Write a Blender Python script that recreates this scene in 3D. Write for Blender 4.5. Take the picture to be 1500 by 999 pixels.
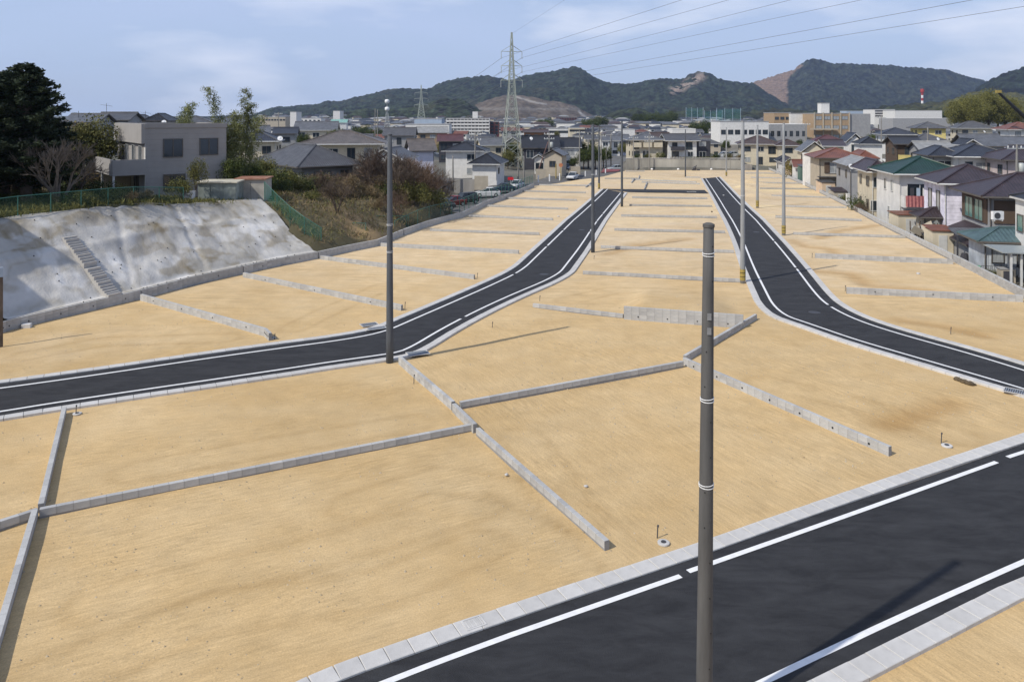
import bpy, math, random
import numpy as np
from mathutils import Vector
rad = math.radians
for o in list(bpy.data.objects): bpy.data.objects.remove(o)
S = bpy.context.scene
COL = S.collection

# ---------------- camera: level, 11 m up, shifted down (keystone-free drone view) ----------------
F, CX, HY, H = 1130.0, 750.0, 168.0, 11.0
cam = bpy.data.cameras.new("camera")
camo = bpy.data.objects.new("camera", cam); COL.objects.link(camo)
camo.location = (0, 0, H); camo.rotation_euler = (rad(90), 0, 0)
cam.sensor_width = 36; cam.lens = 36*F/1500
cam.shift_y = -(499.5-HY)/1500
cam.clip_start = 0.3; cam.clip_end = 12000
S.camera = camo

# ---------------- sun and sky ----------------
SUN = Vector((-0.82, -0.57, 1.0)).normalized()
EL = math.asin(SUN.z); AZ = math.atan2(SUN.x, SUN.y)
W = bpy.data.worlds.new("World"); S.world = W; W.use_nodes = True
nt = W.node_tree; nt.nodes.clear()
N = nt.nodes.new; L = nt.links.new
out = N("ShaderNodeOutputWorld"); bg = N("ShaderNodeBackground"); bg.inputs[1].default_value = 0.12
sky = N("ShaderNodeTexSky"); sky.sky_type = 'NISHITA'; sky.sun_disc = False
sky.sun_elevation = EL; sky.sun_rotation = AZ; sky.air_density = 1.0; sky.dust_density = 1.6; sky.ozone_density = 2.2
tc = N("ShaderNodeTexCoord"); mp = N("ShaderNodeMapping"); mp.inputs['Scale'].default_value = (1.0, 1.0, 3.6)
L(tc.outputs['Generated'], mp.inputs[0])
n1 = N("ShaderNodeTexNoise"); n1.inputs['Scale'].default_value = 1.9; n1.inputs['Detail'].default_value = 7; n1.inputs['Roughness'].default_value = .55
n1.inputs['Distortion'].default_value = .5
L(mp.outputs[0], n1.inputs['Vector'])
r1 = N("ShaderNodeValToRGB"); r1.color_ramp.elements[0].position = .38; r1.color_ramp.elements[1].position = .72
r1.color_ramp.elements[0].color = (.12, .12, .12, 1); r1.color_ramp.elements[1].color = (.86, .86, .86, 1)
L(n1.outputs[0], r1.inputs[0])
mx = N("ShaderNodeMix"); mx.data_type = 'RGBA'
L(r1.outputs[0], mx.inputs['Factor']); L(sky.outputs[0], mx.inputs['A'])
mx.inputs['B'].default_value = (4.3, 5.0, 6.6, 1)
# thin overall veil keeps the sky pale
mv = N("ShaderNodeMix"); mv.data_type = 'RGBA'; mv.inputs['Factor'].default_value = .66
L(mx.outputs['Result'], mv.inputs['A']); 
sz = N("ShaderNodeSeparateXYZ"); L(tc.outputs['Generated'], sz.inputs[0])
mz = N("ShaderNodeMapRange"); mz.inputs[1].default_value = 0.0; mz.inputs[2].default_value = .75; L(sz.outputs[2], mz.inputs[0])
mq = N("ShaderNodeMix"); mq.data_type = 'RGBA'; L(mz.outputs[0], mq.inputs['Factor']); mq.inputs['A'].default_value = (4.6, 5.7, 8.1, 1); mq.inputs['B'].default_value = (1.7, 2.4, 4.3, 1)
L(mq.outputs['Result'], mv.inputs['B'])
# a few brighter cumulus wisps
mp2 = N("ShaderNodeMapping"); mp2.inputs['Scale'].default_value = (1.5, 1.5, 5.5); mp2.inputs['Location'].default_value = (3.1, .4, 1.2)
L(tc.outputs['Generated'], mp2.inputs[0])
n2 = N("ShaderNodeTexNoise"); n2.inputs['Scale'].default_value = 2.4; n2.inputs['Detail'].default_value = 8
L(mp2.outputs[0], n2.inputs['Vector'])
r2 = N("ShaderNodeValToRGB"); r2.color_ramp.elements[0].position = .50; r2.color_ramp.elements[1].position = .72
r2.color_ramp.elements[1].color = (.75, .75, .75, 1)
L(n2.outputs[0], r2.inputs[0])
mc = N("ShaderNodeMix"); mc.data_type = 'RGBA'
L(r2.outputs[0], mc.inputs['Factor']); L(mv.outputs['Result'], mc.inputs['A']); mc.inputs['B'].default_value = (7.6, 7.9, 8.9, 1)
L(mc.outputs['Result'], bg.inputs[0]); L(bg.outputs[0], out.inputs[0])
sl = bpy.data.lights.new("sun", 'SUN'); sl.energy = 3.7; sl.angle = rad(0.8); sl.color = (1, .94, .84)
so = bpy.data.objects.new("sun", sl); COL.objects.link(so); so.rotation_euler = SUN.to_track_quat('Z', 'Y').to_euler(); so.location = (0, 0, 60)
S.view_settings.view_transform = 'Standard'; S.view_settings.look = 'None'; S.view_settings.gamma = 1; S.view_settings.exposure = 0.05
S.render.engine = 'CYCLES'
S.cycles.volume_max_steps = 8; S.cycles.max_bounces = 6

rng = random.Random(7); nr = np.random.default_rng(7)

# ---------------- helpers ----------------
def zs(y): return 0.0 if y < 80 else -.023*(y-80)
def G(px, py, dz=0.0):
    t = (py-HY)/F; Y = (H-dz)/t
    if Y > 80: Y = (H-dz-1.84)/(t-.023)
    return Vector(((px-CX)/F*Y, Y, zs(Y)+dz))
def PX(px, Y): return (px-CX)/F*Y
def PZ(py, Y): return H-(py-HY)/F*Y
def hsh(ix, iy, s):
    n = (ix*374761393 + iy*668265263 + s*1442695041) & 0x7fffffff
    n = ((n ^ (n >> 13))*1274126177) & 0x7fffffff
    return ((n ^ (n >> 16)) & 0xffff)/65535.0
def vn(x, y, s=0):
    x = np.asarray(x, float); y = np.asarray(y, float)
    ix = np.floor(x).astype(np.int64); iy = np.floor(y).astype(np.int64)
    fx = x-ix; fy = y-iy; fx = fx*fx*(3-2*fx); fy = fy*fy*(3-2*fy)
    a = hsh(ix, iy, s); b = hsh(ix+1, iy, s); c = hsh(ix, iy+1, s); d = hsh(ix+1, iy+1, s)
    return (a+(b-a)*fx)*(1-fy)+(c+(d-c)*fx)*fy
def fbm(x, y, o=4, s=0):
    r = 0; a = .5
    for i in range(o): r = r+a*vn(np.asarray(x)*2**i, np.asarray(y)*2**i, s+i*7); a *= .5
    return r*2-1
def sst(a, b, x): t = np.clip((x-a)/(b-a), 0, 1); return t*t*(3-2*t)

MATS = {}
def mat(name, col, rough=.85, var=.2, scale=2.0, bump=0.0, bscale=25.0, spec=.3, metal=0.0, rnd=0.0, stretch=None, attr=None, col2=None, alpha=None, spots=None):
    if name in MATS: return MATS[name]
    m = bpy.data.materials.new(name); m.use_nodes = True; MATS[name] = m
    t = m.node_tree; b = t.nodes['Principled BSDF']; A = t.nodes.new; K = t.links.new
    b.inputs['Roughness'].default_value = rough; b.inputs['Specular IOR Level'].default_value = spec; b.inputs['Metallic'].default_value = metal
    co = A("ShaderNodeTexCoord"); v = co.outputs['Object']
    if stretch:
        mpn = A("ShaderNodeMapping"); mpn.inputs['Scale'].default_value = stretch[:3]
        if len(stretch) > 3: mpn.inputs['Rotation'].default_value = (0, 0, stretch[3])
        K(v, mpn.inputs[0]); v = mpn.outputs[0]
    no = A("ShaderNodeTexNoise"); no.inputs['Scale'].default_value = scale; no.inputs['Detail'].default_value = 6; K(v, no.inputs['Vector'])
    if name == 'asphalt': no.inputs['Detail'].default_value = 10; no.inputs['Roughness'].default_value = .7; no.inputs['Distortion'].default_value = .4
    rp = A("ShaderNodeMapRange"); rp.inputs[1].default_value = .36 if name == 'asphalt' else .3; rp.inputs[2].default_value = .72 if name == 'asphalt' else .7
    K(no.outputs[0], rp.inputs[0])
    mi = A("ShaderNodeMix"); mi.data_type = 'RGBA'; K(rp.outputs[0], mi.inputs['Factor'])
    c2 = col2 or tuple(min(1, c*(1+var)) for c in col); c1 = col if col2 else tuple(c*(1-var) for c in col)
    mi.inputs['A'].default_value = (*c1, 1); mi.inputs['B'].default_value = (*c2, 1)
    res = mi.outputs['Result']
    if attr:
        at = A("ShaderNodeAttribute"); at.attribute_name = attr
        m2 = A("ShaderNodeMix"); m2.data_type = 'RGBA'; m2.blend_type = 'MULTIPLY'; m2.inputs['Factor'].default_value = 1
        K(res, m2.inputs['A']); K(at.outputs['Color'], m2.inputs['B']); res = m2.outputs['Result']
    if rnd:
        oi = A("ShaderNodeObjectInfo"); mr = A("ShaderNodeMapRange"); mr.inputs[3].default_value = 1-rnd; mr.inputs[4].default_value = 1+rnd
        K(oi.outputs['Random'], mr.inputs[0])
        m3 = A("ShaderNodeVectorMath"); m3.operation = 'SCALE'; K(res, m3.inputs[0]); K(mr.outputs[0], m3.inputs['Scale']); res = m3.outputs[0]
    K(res, b.inputs['Base Color'])
    if bump:
        n3 = A("ShaderNodeTexNoise"); n3.inputs['Scale'].default_value = bscale; n3.inputs['Detail'].default_value = 5; K(v, n3.inputs['Vector'])
        bp = A("ShaderNodeBump"); bp.inputs['Strength'].default_value = min(1, bump); bp.inputs['Distance'].default_value = .03*max(1, bump)
        K(n3.outputs[0], bp.inputs['Height']); K(bp.outputs[0], b.inputs['Normal'])
    if alpha is not None: b.inputs['Alpha'].default_value = alpha
    return m
def roofmat(name, col, row=.28, wave=.27, rough=.45, strength=.7, spec=.4, var=.28):
    if name in MATS: return MATS[name]
    m = mat(name, col, rough, var, 1.2, spec=spec, rnd=.1)
    t = m.node_tree; b = t.nodes['Principled BSDF']; A = t.nodes.new; K = t.links.new
    uv = A("ShaderNodeUVMap"); uv.uv_map = "UVMap"; sp = A("ShaderNodeSeparateXYZ"); K(uv.outputs[0], sp.inputs[0])
    def mth(op, a, bb=None):
        n = A("ShaderNodeMath"); n.operation = op
        for i, q in enumerate((a, bb)):
            if q is None: continue
            if isinstance(q, (int, float)): n.inputs[i].default_value = q
            else: K(q, n.inputs[i])
        return n.outputs[0]
    fr = mth('FRACT', mth('DIVIDE', sp.outputs[1], row))
    wv = mth('SINE', mth('MULTIPLY', sp.outputs[0], 6.283/wave))
    hh = mth('ADD', mth('MULTIPLY', fr, -1.0), mth('MULTIPLY', wv, .35))
    bp = A("ShaderNodeBump"); bp.inputs['Strength'].default_value = strength; bp.inputs['Distance'].default_value = .06
    K(hh, bp.inputs['Height']); K(bp.outputs[0], b.inputs['Normal'])
    return m

class MB:
    def __init__(s): s.v = []; s.f = []; s.m = []; s.uv = []
    def add(s, vs, fs, mi=0, uvs=None):
        n = len(s.v); s.v += [tuple(p) for p in vs]
        for k, f in enumerate(fs):
            s.f.append(tuple(n+i for i in f)); s.m.append(mi); s.uv.append(uvs[k] if uvs else None)
    def quad(s, a, b, c, d, mi=0): s.add([a, b, c, d], [(0, 1, 2, 3)], mi)
    def face(s, pts, mi=0, uvo=None, uvx=None):
        P = [Vector(p) for p in pts]; n = (P[1]-P[0]).cross(P[-1]-P[0]).normalized()
        ux = Vector(uvx) if uvx else (P[1]-P[0]).normalized(); uy = n.cross(ux)
        s.add(P, [tuple(range(len(P)))], mi, [[((p-P[0]).dot(ux), (p-P[0]).dot(uy)) for p in P]])
    def box(s, x0, x1, y0, y1, z0, z1, mi=0):
        s.add([(x0, y0, z0), (x1, y0, z0), (x1, y1, z0), (x0, y1, z0), (x0, y0, z1), (x1, y0, z1), (x1, y1, z1), (x0, y1, z1)],
              [(0, 3, 2, 1), (4, 5, 6, 7), (0, 1, 5, 4), (1, 2, 6, 5), (2, 3, 7, 6), (3, 0, 4, 7)], mi)
    def obox(s, c, ex, hx, hy, z0, z1, mi=0):
        ex = Vector((ex[0], ex[1], 0)).normalized(); ey = Vector((-ex.y, ex.x, 0)); c = Vector((c[0], c[1], 0)); vs = []
        for z in (z0, z1):
            for a, b in ((-1, -1), (1, -1), (1, 1), (-1, 1)):
                p = c+ex*a*hx+ey*b*hy; vs.append((p.x, p.y, z))
        s.add(vs, [(0, 3, 2, 1), (4, 5, 6, 7), (0, 1, 5, 4), (1, 2, 6, 5), (2, 3, 7, 6), (3, 0, 4, 7)], mi)
    def bar(s, p, q, r, r2=None, n=6, mi=0, cap=True):
        p = Vector(p); q = Vector(q); d = q-p
        if d.length < 1e-6: return
        d.normalize(); a = d.orthogonal().normalized(); b = d.cross(a); r2 = r if r2 is None else r2; vs = []
        for c, rr in ((p, r), (q, r2)):
            for k in range(n):
                t = 2*math.pi*k/n; vs.append(c+a*math.cos(t)*rr+b*math.sin(t)*rr)
        fs = [(k, (k+1) % n, n+(k+1) % n, n+k) for k in range(n)]
        if cap: fs += [tuple(range(n-1, -1, -1)), tuple(range(n, 2*n))]
        s.add(vs, fs, mi)
    def lathe(s, prof, n=16, c=(0, 0), mi=0, close=True):
        vs = [(c[0]+r*math.cos(2*math.pi*k/n), c[1]+r*math.sin(2*math.pi*k/n), z) for r, z in prof for k in range(n)]
        fs = [(i*n+k, i*n+(k+1) % n, (i+1)*n+(k+1) % n, (i+1)*n+k) for i in range(len(prof)-1) for k in range(n)]
        if close: fs += [tuple(range(n-1, -1, -1)), tuple((len(prof)-1)*n+k for k in range(n))]
        s.add(vs, fs, mi)
    def mesh(s, name, mats, smooth=False):
        me = bpy.data.meshes.new(name); me.from_pydata(s.v, [], s.f)
        for m in (mats if isinstance(mats, (list, tuple)) else [mats]): me.materials.append(m)
        me.polygons.foreach_set('material_index', s.m)
        if any(u for u in s.uv):
            l = me.uv_layers.new(name="UVMap"); i = 0
            for f, u in zip(s.f, s.uv):
                for k in range(len(f)):
                    if u: l.data[i].uv = u[k]
                    i += 1
        if smooth: me.polygons.foreach_set('use_smooth', [True]*len(s.f))
        me.update(); return me
    def build(s, name, mats, parent=None, smooth=False):
        return link(name, s.mesh(name, mats, smooth), parent)
def npmesh(name, V, Fq, m, smooth=True, tri=False, colors=None):
    me = bpy.data.meshes.new(name); V = np.asarray(V, np.float32); Fq = np.asarray(Fq, np.int32); k = Fq.shape[1]
    me.vertices.add(len(V)); me.vertices.foreach_set('co', V.ravel())
    me.loops.add(Fq.size); me.loops.foreach_set('vertex_index', Fq.ravel())
    me.polygons.add(len(Fq)); me.polygons.foreach_set('loop_start', np.arange(0, Fq.size, k, dtype=np.int32))
    me.polygons.foreach_set('loop_total', np.full(len(Fq), k, np.int32))
    me.update(calc_edges=True)
    if smooth: me.polygons.foreach_set('use_smooth', np.ones(len(Fq), bool))
    for mm in (m if isinstance(m, (list, tuple)) else [m]): me.materials.append(mm)
    if colors is not None:
        c = me.color_attributes.new("tone", 'FLOAT_COLOR', 'POINT'); cc = np.ones((len(V), 4), np.float32); cc[:, :3] = colors
        c.data.foreach_set('color', cc.ravel())
    me.validate(); return me
def grid_faces(nr_, nc, off=0):
    i = np.arange(nr_-1)[:, None]*nc+np.arange(nc-1)[None, :]+off; i = i.ravel()
    return np.stack([i, i+1, i+nc+1, i+nc], 1)
def link(name, me, parent=None, loc=None, rz=None, sc=None):
    o = bpy.data.objects.new(name, me); COL.objects.link(o)
    if parent: o.parent = parent
    if loc is not None: o.location = loc
    if rz is not None: o.rotation_euler[2] = rz
    if sc is not None: o.scale = (sc, sc, sc) if isinstance(sc, (int, float)) else sc
    return o
def tag(o, label, cat=None, group=None, kind=None):
    if label: o['label'] = label
    if cat: o['category'] = cat
    if group: o['group'] = group
    if kind: o['kind'] = kind
    return o
def thing(name, label, cat, loc=(0, 0, 0), rz=0, group=None):
    return tag(link(name, None, None, loc, rz), label, cat, group)
def struct(o): o['kind'] = 'structure'; return o
def stuff(o, label=None, cat=None): return tag(o, label, cat, None, 'stuff')
def dup(root, loc, rz=0, label=None, sc=None):
    r = root.copy(); COL.objects.link(r); r.location = loc; r.rotation_euler = (0, 0, rz)
    if label: r['label'] = label
    if sc is not None: r.scale = (sc, sc, sc) if isinstance(sc, (int, float)) else sc
    for c in root.children:
        d = c.copy(); COL.objects.link(d); d.parent = r
        for g in c.children:
            e = g.copy(); COL.objects.link(e); e.parent = d
    return r

# ---------------- materials ----------------
conc = mat('block_concrete', (.41, .41, .40), .9, .12, 3, .3, 40, rnd=.1)
conc_d = mat('old_concrete', (.30, .285, .26), .92, .25, .5, .3, 20, stretch=(1, 1, .25), rnd=.03)
kerbm = mat('kerb_concrete', (.51, .50, .48), .9, .1, 3, .2, 50, rnd=.07)
kerbg = mat('kerb_wet', (.36, .38, .41), .8, .1, 3, .2, 50)
white = mat('white_paint', (.76, .76, .75), .6, .07, 6)
asph = mat('asphalt', (.019, .0193, .0215), .82, .3, .9, .9, 40, spec=.35, stretch=(.8, 2.2, 1, -rad(26)), col2=(.048, .049, .052))
glass = mat('window_glass', (.03, .04, .05), .08, .2, .6, spec=.6, rnd=.4)
glass_t = mat('teal_curtain_glass', (.10, .22, .20), .15, .35, 3, spec=.6, stretch=(6, 6, .5))
curt = mat('curtain_glass', (.30, .32, .33), .15, .3, 3, spec=.5, stretch=(5, 5, .5))
alu = mat('aluminium_frame', (.10, .09, .08), .5, .1, 3)
aluw = mat('pale_frame', (.55, .55, .53), .5, .1, 3)
steel = mat('galvanised_steel', (.42, .44, .42), .55, .15, 1.5, metal=.2)
dsteel = mat('dark_steel', (.07, .07, .075), .5, .2, 3)
grate = mat('steel_grating', (.22, .25, .29), .6, .1, 30)
# ---------------- polylines read off the layout ----------------
def pl(pts, dz=0): return [G(x, y, dz) for x, y in pts]
def resample(P, step):
    P = [Vector(p) for p in P]; o = [P[0]]; rem = step
    for a, b in zip(P, P[1:]):
        d = (b-a).length; t = rem
        while t <= d: o.append(a.lerp(b, t/d)); t += step
        rem = t-d
    return o
def smooth(P, it=2):
    for _ in range(it):
        Q = [P[0]]
        for a, b in zip(P, P[1:]): Q += [a.lerp(b, .25), a.lerp(b, .75)]
        P = Q+[P[-1]]
    return P
def offset(P, d):   # to the left of travel for d > 0
    o = []
    for i, p in enumerate(P):
        a = P[max(0, i-1)]; b = P[min(len(P)-1, i+1)]; t = (b-a); t.z = 0; t.normalize(); n = Vector((-t.y, t.x, 0)); o.append(p+n*d)
    return o
def dist_pl(X, Y, P):
    best = np.full(X.shape, 1e9)
    for a, b in zip(P, P[1:]):
        dx, dy = b[0]-a[0], b[1]-a[1]; l2 = dx*dx+dy*dy+1e-9
        t = np.clip(((X-a[0])*dx+(Y-a[1])*dy)/l2, 0, 1); best = np.minimum(best, np.hypot(X-a[0]-t*dx, Y-a[1]-t*dy))
    return best
LU = pl([(-320, 601), (0, 560), (140, 541), (290, 519), (400, 504), (500, 491), (545, 482), (573, 470), (633, 445), (700, 416.7), (745, 396), (767, 376), (800, 346.7), (833, 318), (857, 298), (881, 277.5)])
LL = pl([(-320, 668), (0, 618), (93, 602), (400, 556), (500, 540), (575, 529.5), (617, 521.7), (677, 482.7), (753, 443), (837, 406.7), (850, 388), (867, 363), (886, 329), (919, 283)])
RL = pl([(1026.4, 262), (1040.7, 287.5), (1053, 313), (1070.5, 349), (1083, 390), (1093.5, 416), (1112, 460), (1175, 482), (1233, 503), (1333, 533), (1483, 578), (1700, 648)])
RR = pl([(1056, 260), (1092.5, 297.4), (1128, 330), (1157, 360), (1190, 396.7), (1220, 433), (1240, 450), (1277, 468), (1333, 486), (1433, 513), (1500, 533), (1720, 600)])
NU = pl([(-150, 1290), (445, 998), (500, 975), (660, 919), (831, 861.6), (1000, 806.5), (1168, 747.8), (1330, 693), (1500, 636.7), (1800, 545)])
NUI = pl([(-150, 1330), (487, 998), (660, 936), (831, 880), (1000, 824), (1168, 765), (1330, 711), (1500, 652), (1800, 558)])
NLI = pl([(400, 1400), (1218, 997), (1500, 855.6), (1900, 690)])
NLO = pl([(440, 1430), (1276, 997), (1500, 879.5), (1930, 700)])
LINK = pl([(882, 277.2), (1032, 279), (1038, 284), (921, 282)])

def XLf(Y):
    pts = sorted([(p.y, p.x) for p in pl([(13, 484), (205, 438), (355, 401), (465, 379), (553, 360), (627, 331.5), (677, 318), (712, 300), (738, 292), (782, 273), (815, 269), (846, 263.7), (867, 261.5), (884, 259), (908, 252.5), (917, 250.5)])])
    return np.interp(Y, [p[0] for p in pts], [p[1] for p in pts])
def XRf(Y):
    pts = sorted([(p.y, p.x) for p in pl([(1500, 434), (1398, 382), (1330, 348), (1283, 325), (1240, 301), (1180, 271), (1123, 246.5)])]+[(42, 30.2)])
    return np.interp(Y, [p[0] for p in pts], [p[1] for p in pts])
YC = G(13, 484).y; YF = 186.0

def midline(A_, B_, n=40):
    a, b = resample(A_, 1.0), resample(B_, 1.0); return [a[int(i*(len(a)-1)/n)].lerp(b[int(i*(len(b)-1)/n)], .5) for i in range(n+1)]
MIDL, MIDR, MIDN = midline(LU, LL), midline(RL, RR), midline(NUI, NLI)
RISE_A, RISE_B = G(913, 467), G(1100, 480)
mounds = [(G(1086, 274), 2.4, .6), (G(1103, 287), 2.8, .6), (G(1100, 268), 2.6, .5), (G(1078, 266), 2, .35)]
RUTS = [pl(q) for q in ([(1160, 352), (1180, 362), (1215, 365), (1240, 378), (1300, 376)], [(1200, 398), (1245, 400), (1270, 418), (1360, 426)],
        [(1300, 624), (1345, 608), (1395, 590)], [(1322, 470), (1380, 478), (1440, 492)], [(890, 372), (930, 360), (1010, 350)], [(1200, 349), (1230, 338), (1285, 330)])]
def ground_h(X, Y):
    z = np.where(Y > 80, -.023*(Y-80), 0.0)
    dr = np.minimum.reduce([dist_pl(X, Y, P) for P in (LU, LL, RL, RR, NU, NLO)])
    dr = np.minimum.reduce([dr]+[np.maximum(dist_pl(X, Y, P)-w_, 0) for P, w_ in ((MIDL, 2), (MIDR, 2.2), (MIDN, 3))])
    inroad = sst(.3, 2.0, dr)
    z = z+inroad*(.045*fbm(X/4, Y/4, 3, 3)+.012*fbm(X*1.3, Y*1.3, 3, 9))
    # terrace held by the three-course wall
    ex = RISE_B-RISE_A; l = ex.length; ex = ex/l; u = (X-RISE_A.x)*ex.x+(Y-RISE_A.y)*ex.y; d = -(X-RISE_A.x)*ex.y+(Y-RISE_A.y)*ex.x
    z = z+.5*sst(.12, .5, d)*(1-sst(2, 9, d))*sst(-.5, 1.0, u)*(1-sst(l-2.5, l-.5, u))
    for c, r, h in mounds:
        q = np.hypot(X-c.x, Y-c.y)/r; z = z+h*np.exp(-q*q*1.6)*(1+.5*fbm(X*1.2, Y*1.2, 2, 5))*inroad
    for P in RUTS:
        q = dist_pl(X, Y, P); z = z-.035*np.exp(-(q/.45)**2)*inroad+.03*np.exp(-((q-.9)/.35)**2)*inroad
    return z
TRK = [pl(q) for q in ([(60, 1000), (300, 900), (560, 860), (700, 800)], [(150, 880), (420, 820), (700, 740)], [(520, 740), (640, 700), (760, 720), (850, 760)], [(760, 640), (830, 740), (930, 830)], [(200, 690), (420, 650), (600, 620)], [(1120, 560), (1250, 590), (1400, 640)], [(40, 520), (150, 500), (330, 495)], [(560, 420), (470, 460), (430, 480)], [(830, 440), (900, 425), (1000, 430)])]
def tone_of(X, Y):
    base = np.ones(X.shape+(3,))
    # plots: each is spread with slightly different soil
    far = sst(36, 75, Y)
    ux, uy = X*.883+Y*.468, -X*.468+Y*.883
    cellA = hsh(np.floor((ux+3*0)/11).astype(np.int64), np.floor(uy/12).astype(np.int64), 31)-.5
    cellB = hsh(np.floor((X-.225*Y)/17).astype(np.int64), np.floor((Y+.225*X)/13).astype(np.int64), 47)-.5
    t = cellB*far*.10
    patch = fbm(X/7, Y/7, 4, 77); t = t+patch*(.10+.06*far)
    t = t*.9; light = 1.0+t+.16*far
    # wetter darker orange soil near walls and kerbs in bands
    wet = sst(.15, .6, fbm(X/9+5, Y/5, 4, 90))*(.10+.10*far)
    blotch = sst(-.1, .35, fbm(X/5+31, Y/3.2+7, 5, 17))*sst(.0, .4, fbm(X/22, Y/18, 2, 19)+.2); light = light+.06*blotch
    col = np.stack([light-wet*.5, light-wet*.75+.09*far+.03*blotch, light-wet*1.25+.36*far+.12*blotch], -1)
    for P in RUTS:
        q = dist_pl(X, Y, P); k = (np.exp(-(q/.7)**2)*.24)[..., None]*np.array([.8, 1.1, 1.5]); col = col*(1-k)
    for P in TRK:
        q = dist_pl(X+.15*fbm(X/2, Y/2, 2, 8), Y, P); k = (np.exp(-((q-.75)/.16)**2)*(.07+.09*vn(X*2.3, Y*2.3, 5)))[..., None]*np.array([.9, 1.05, 1.3]); col = col*(1-k)
    return np.clip(col, .4, 1.5)
rows1 = np.concatenate([np.arange(3.0, YC, .22), [YC]])
def ys(a, b):
    o = [a]
    while o[-1] < b: o.append(o[-1]+max(.22, (o[-1]/1130*9)**1.0*.5+.0005*o[-1]**1.4))
    o[-1] = b; return np.array(o)
rows2 = ys(YC, YF)
U1 = np.linspace(0, 1, 420); U2 = np.linspace(0, 1, 340)
Xa = -50+U1[None, :]*(50+48)+0*rows1[:, None]; Ya = rows1[:, None]+0*Xa
xl = XLf(rows2)-.05; xr = XRf(rows2)+.05
Xb = xl[:, None]+(xr-xl)[:, None]*U2[None, :]; Yb = rows2[:, None]+0*Xb
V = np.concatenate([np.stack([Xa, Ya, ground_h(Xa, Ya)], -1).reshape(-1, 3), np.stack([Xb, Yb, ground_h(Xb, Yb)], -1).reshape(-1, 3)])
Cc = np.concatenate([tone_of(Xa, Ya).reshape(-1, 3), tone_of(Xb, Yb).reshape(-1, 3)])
Fq = np.concatenate([grid_faces(*Xa.shape), grid_faces(*Xb.shape, off=Xa.size)])

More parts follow.
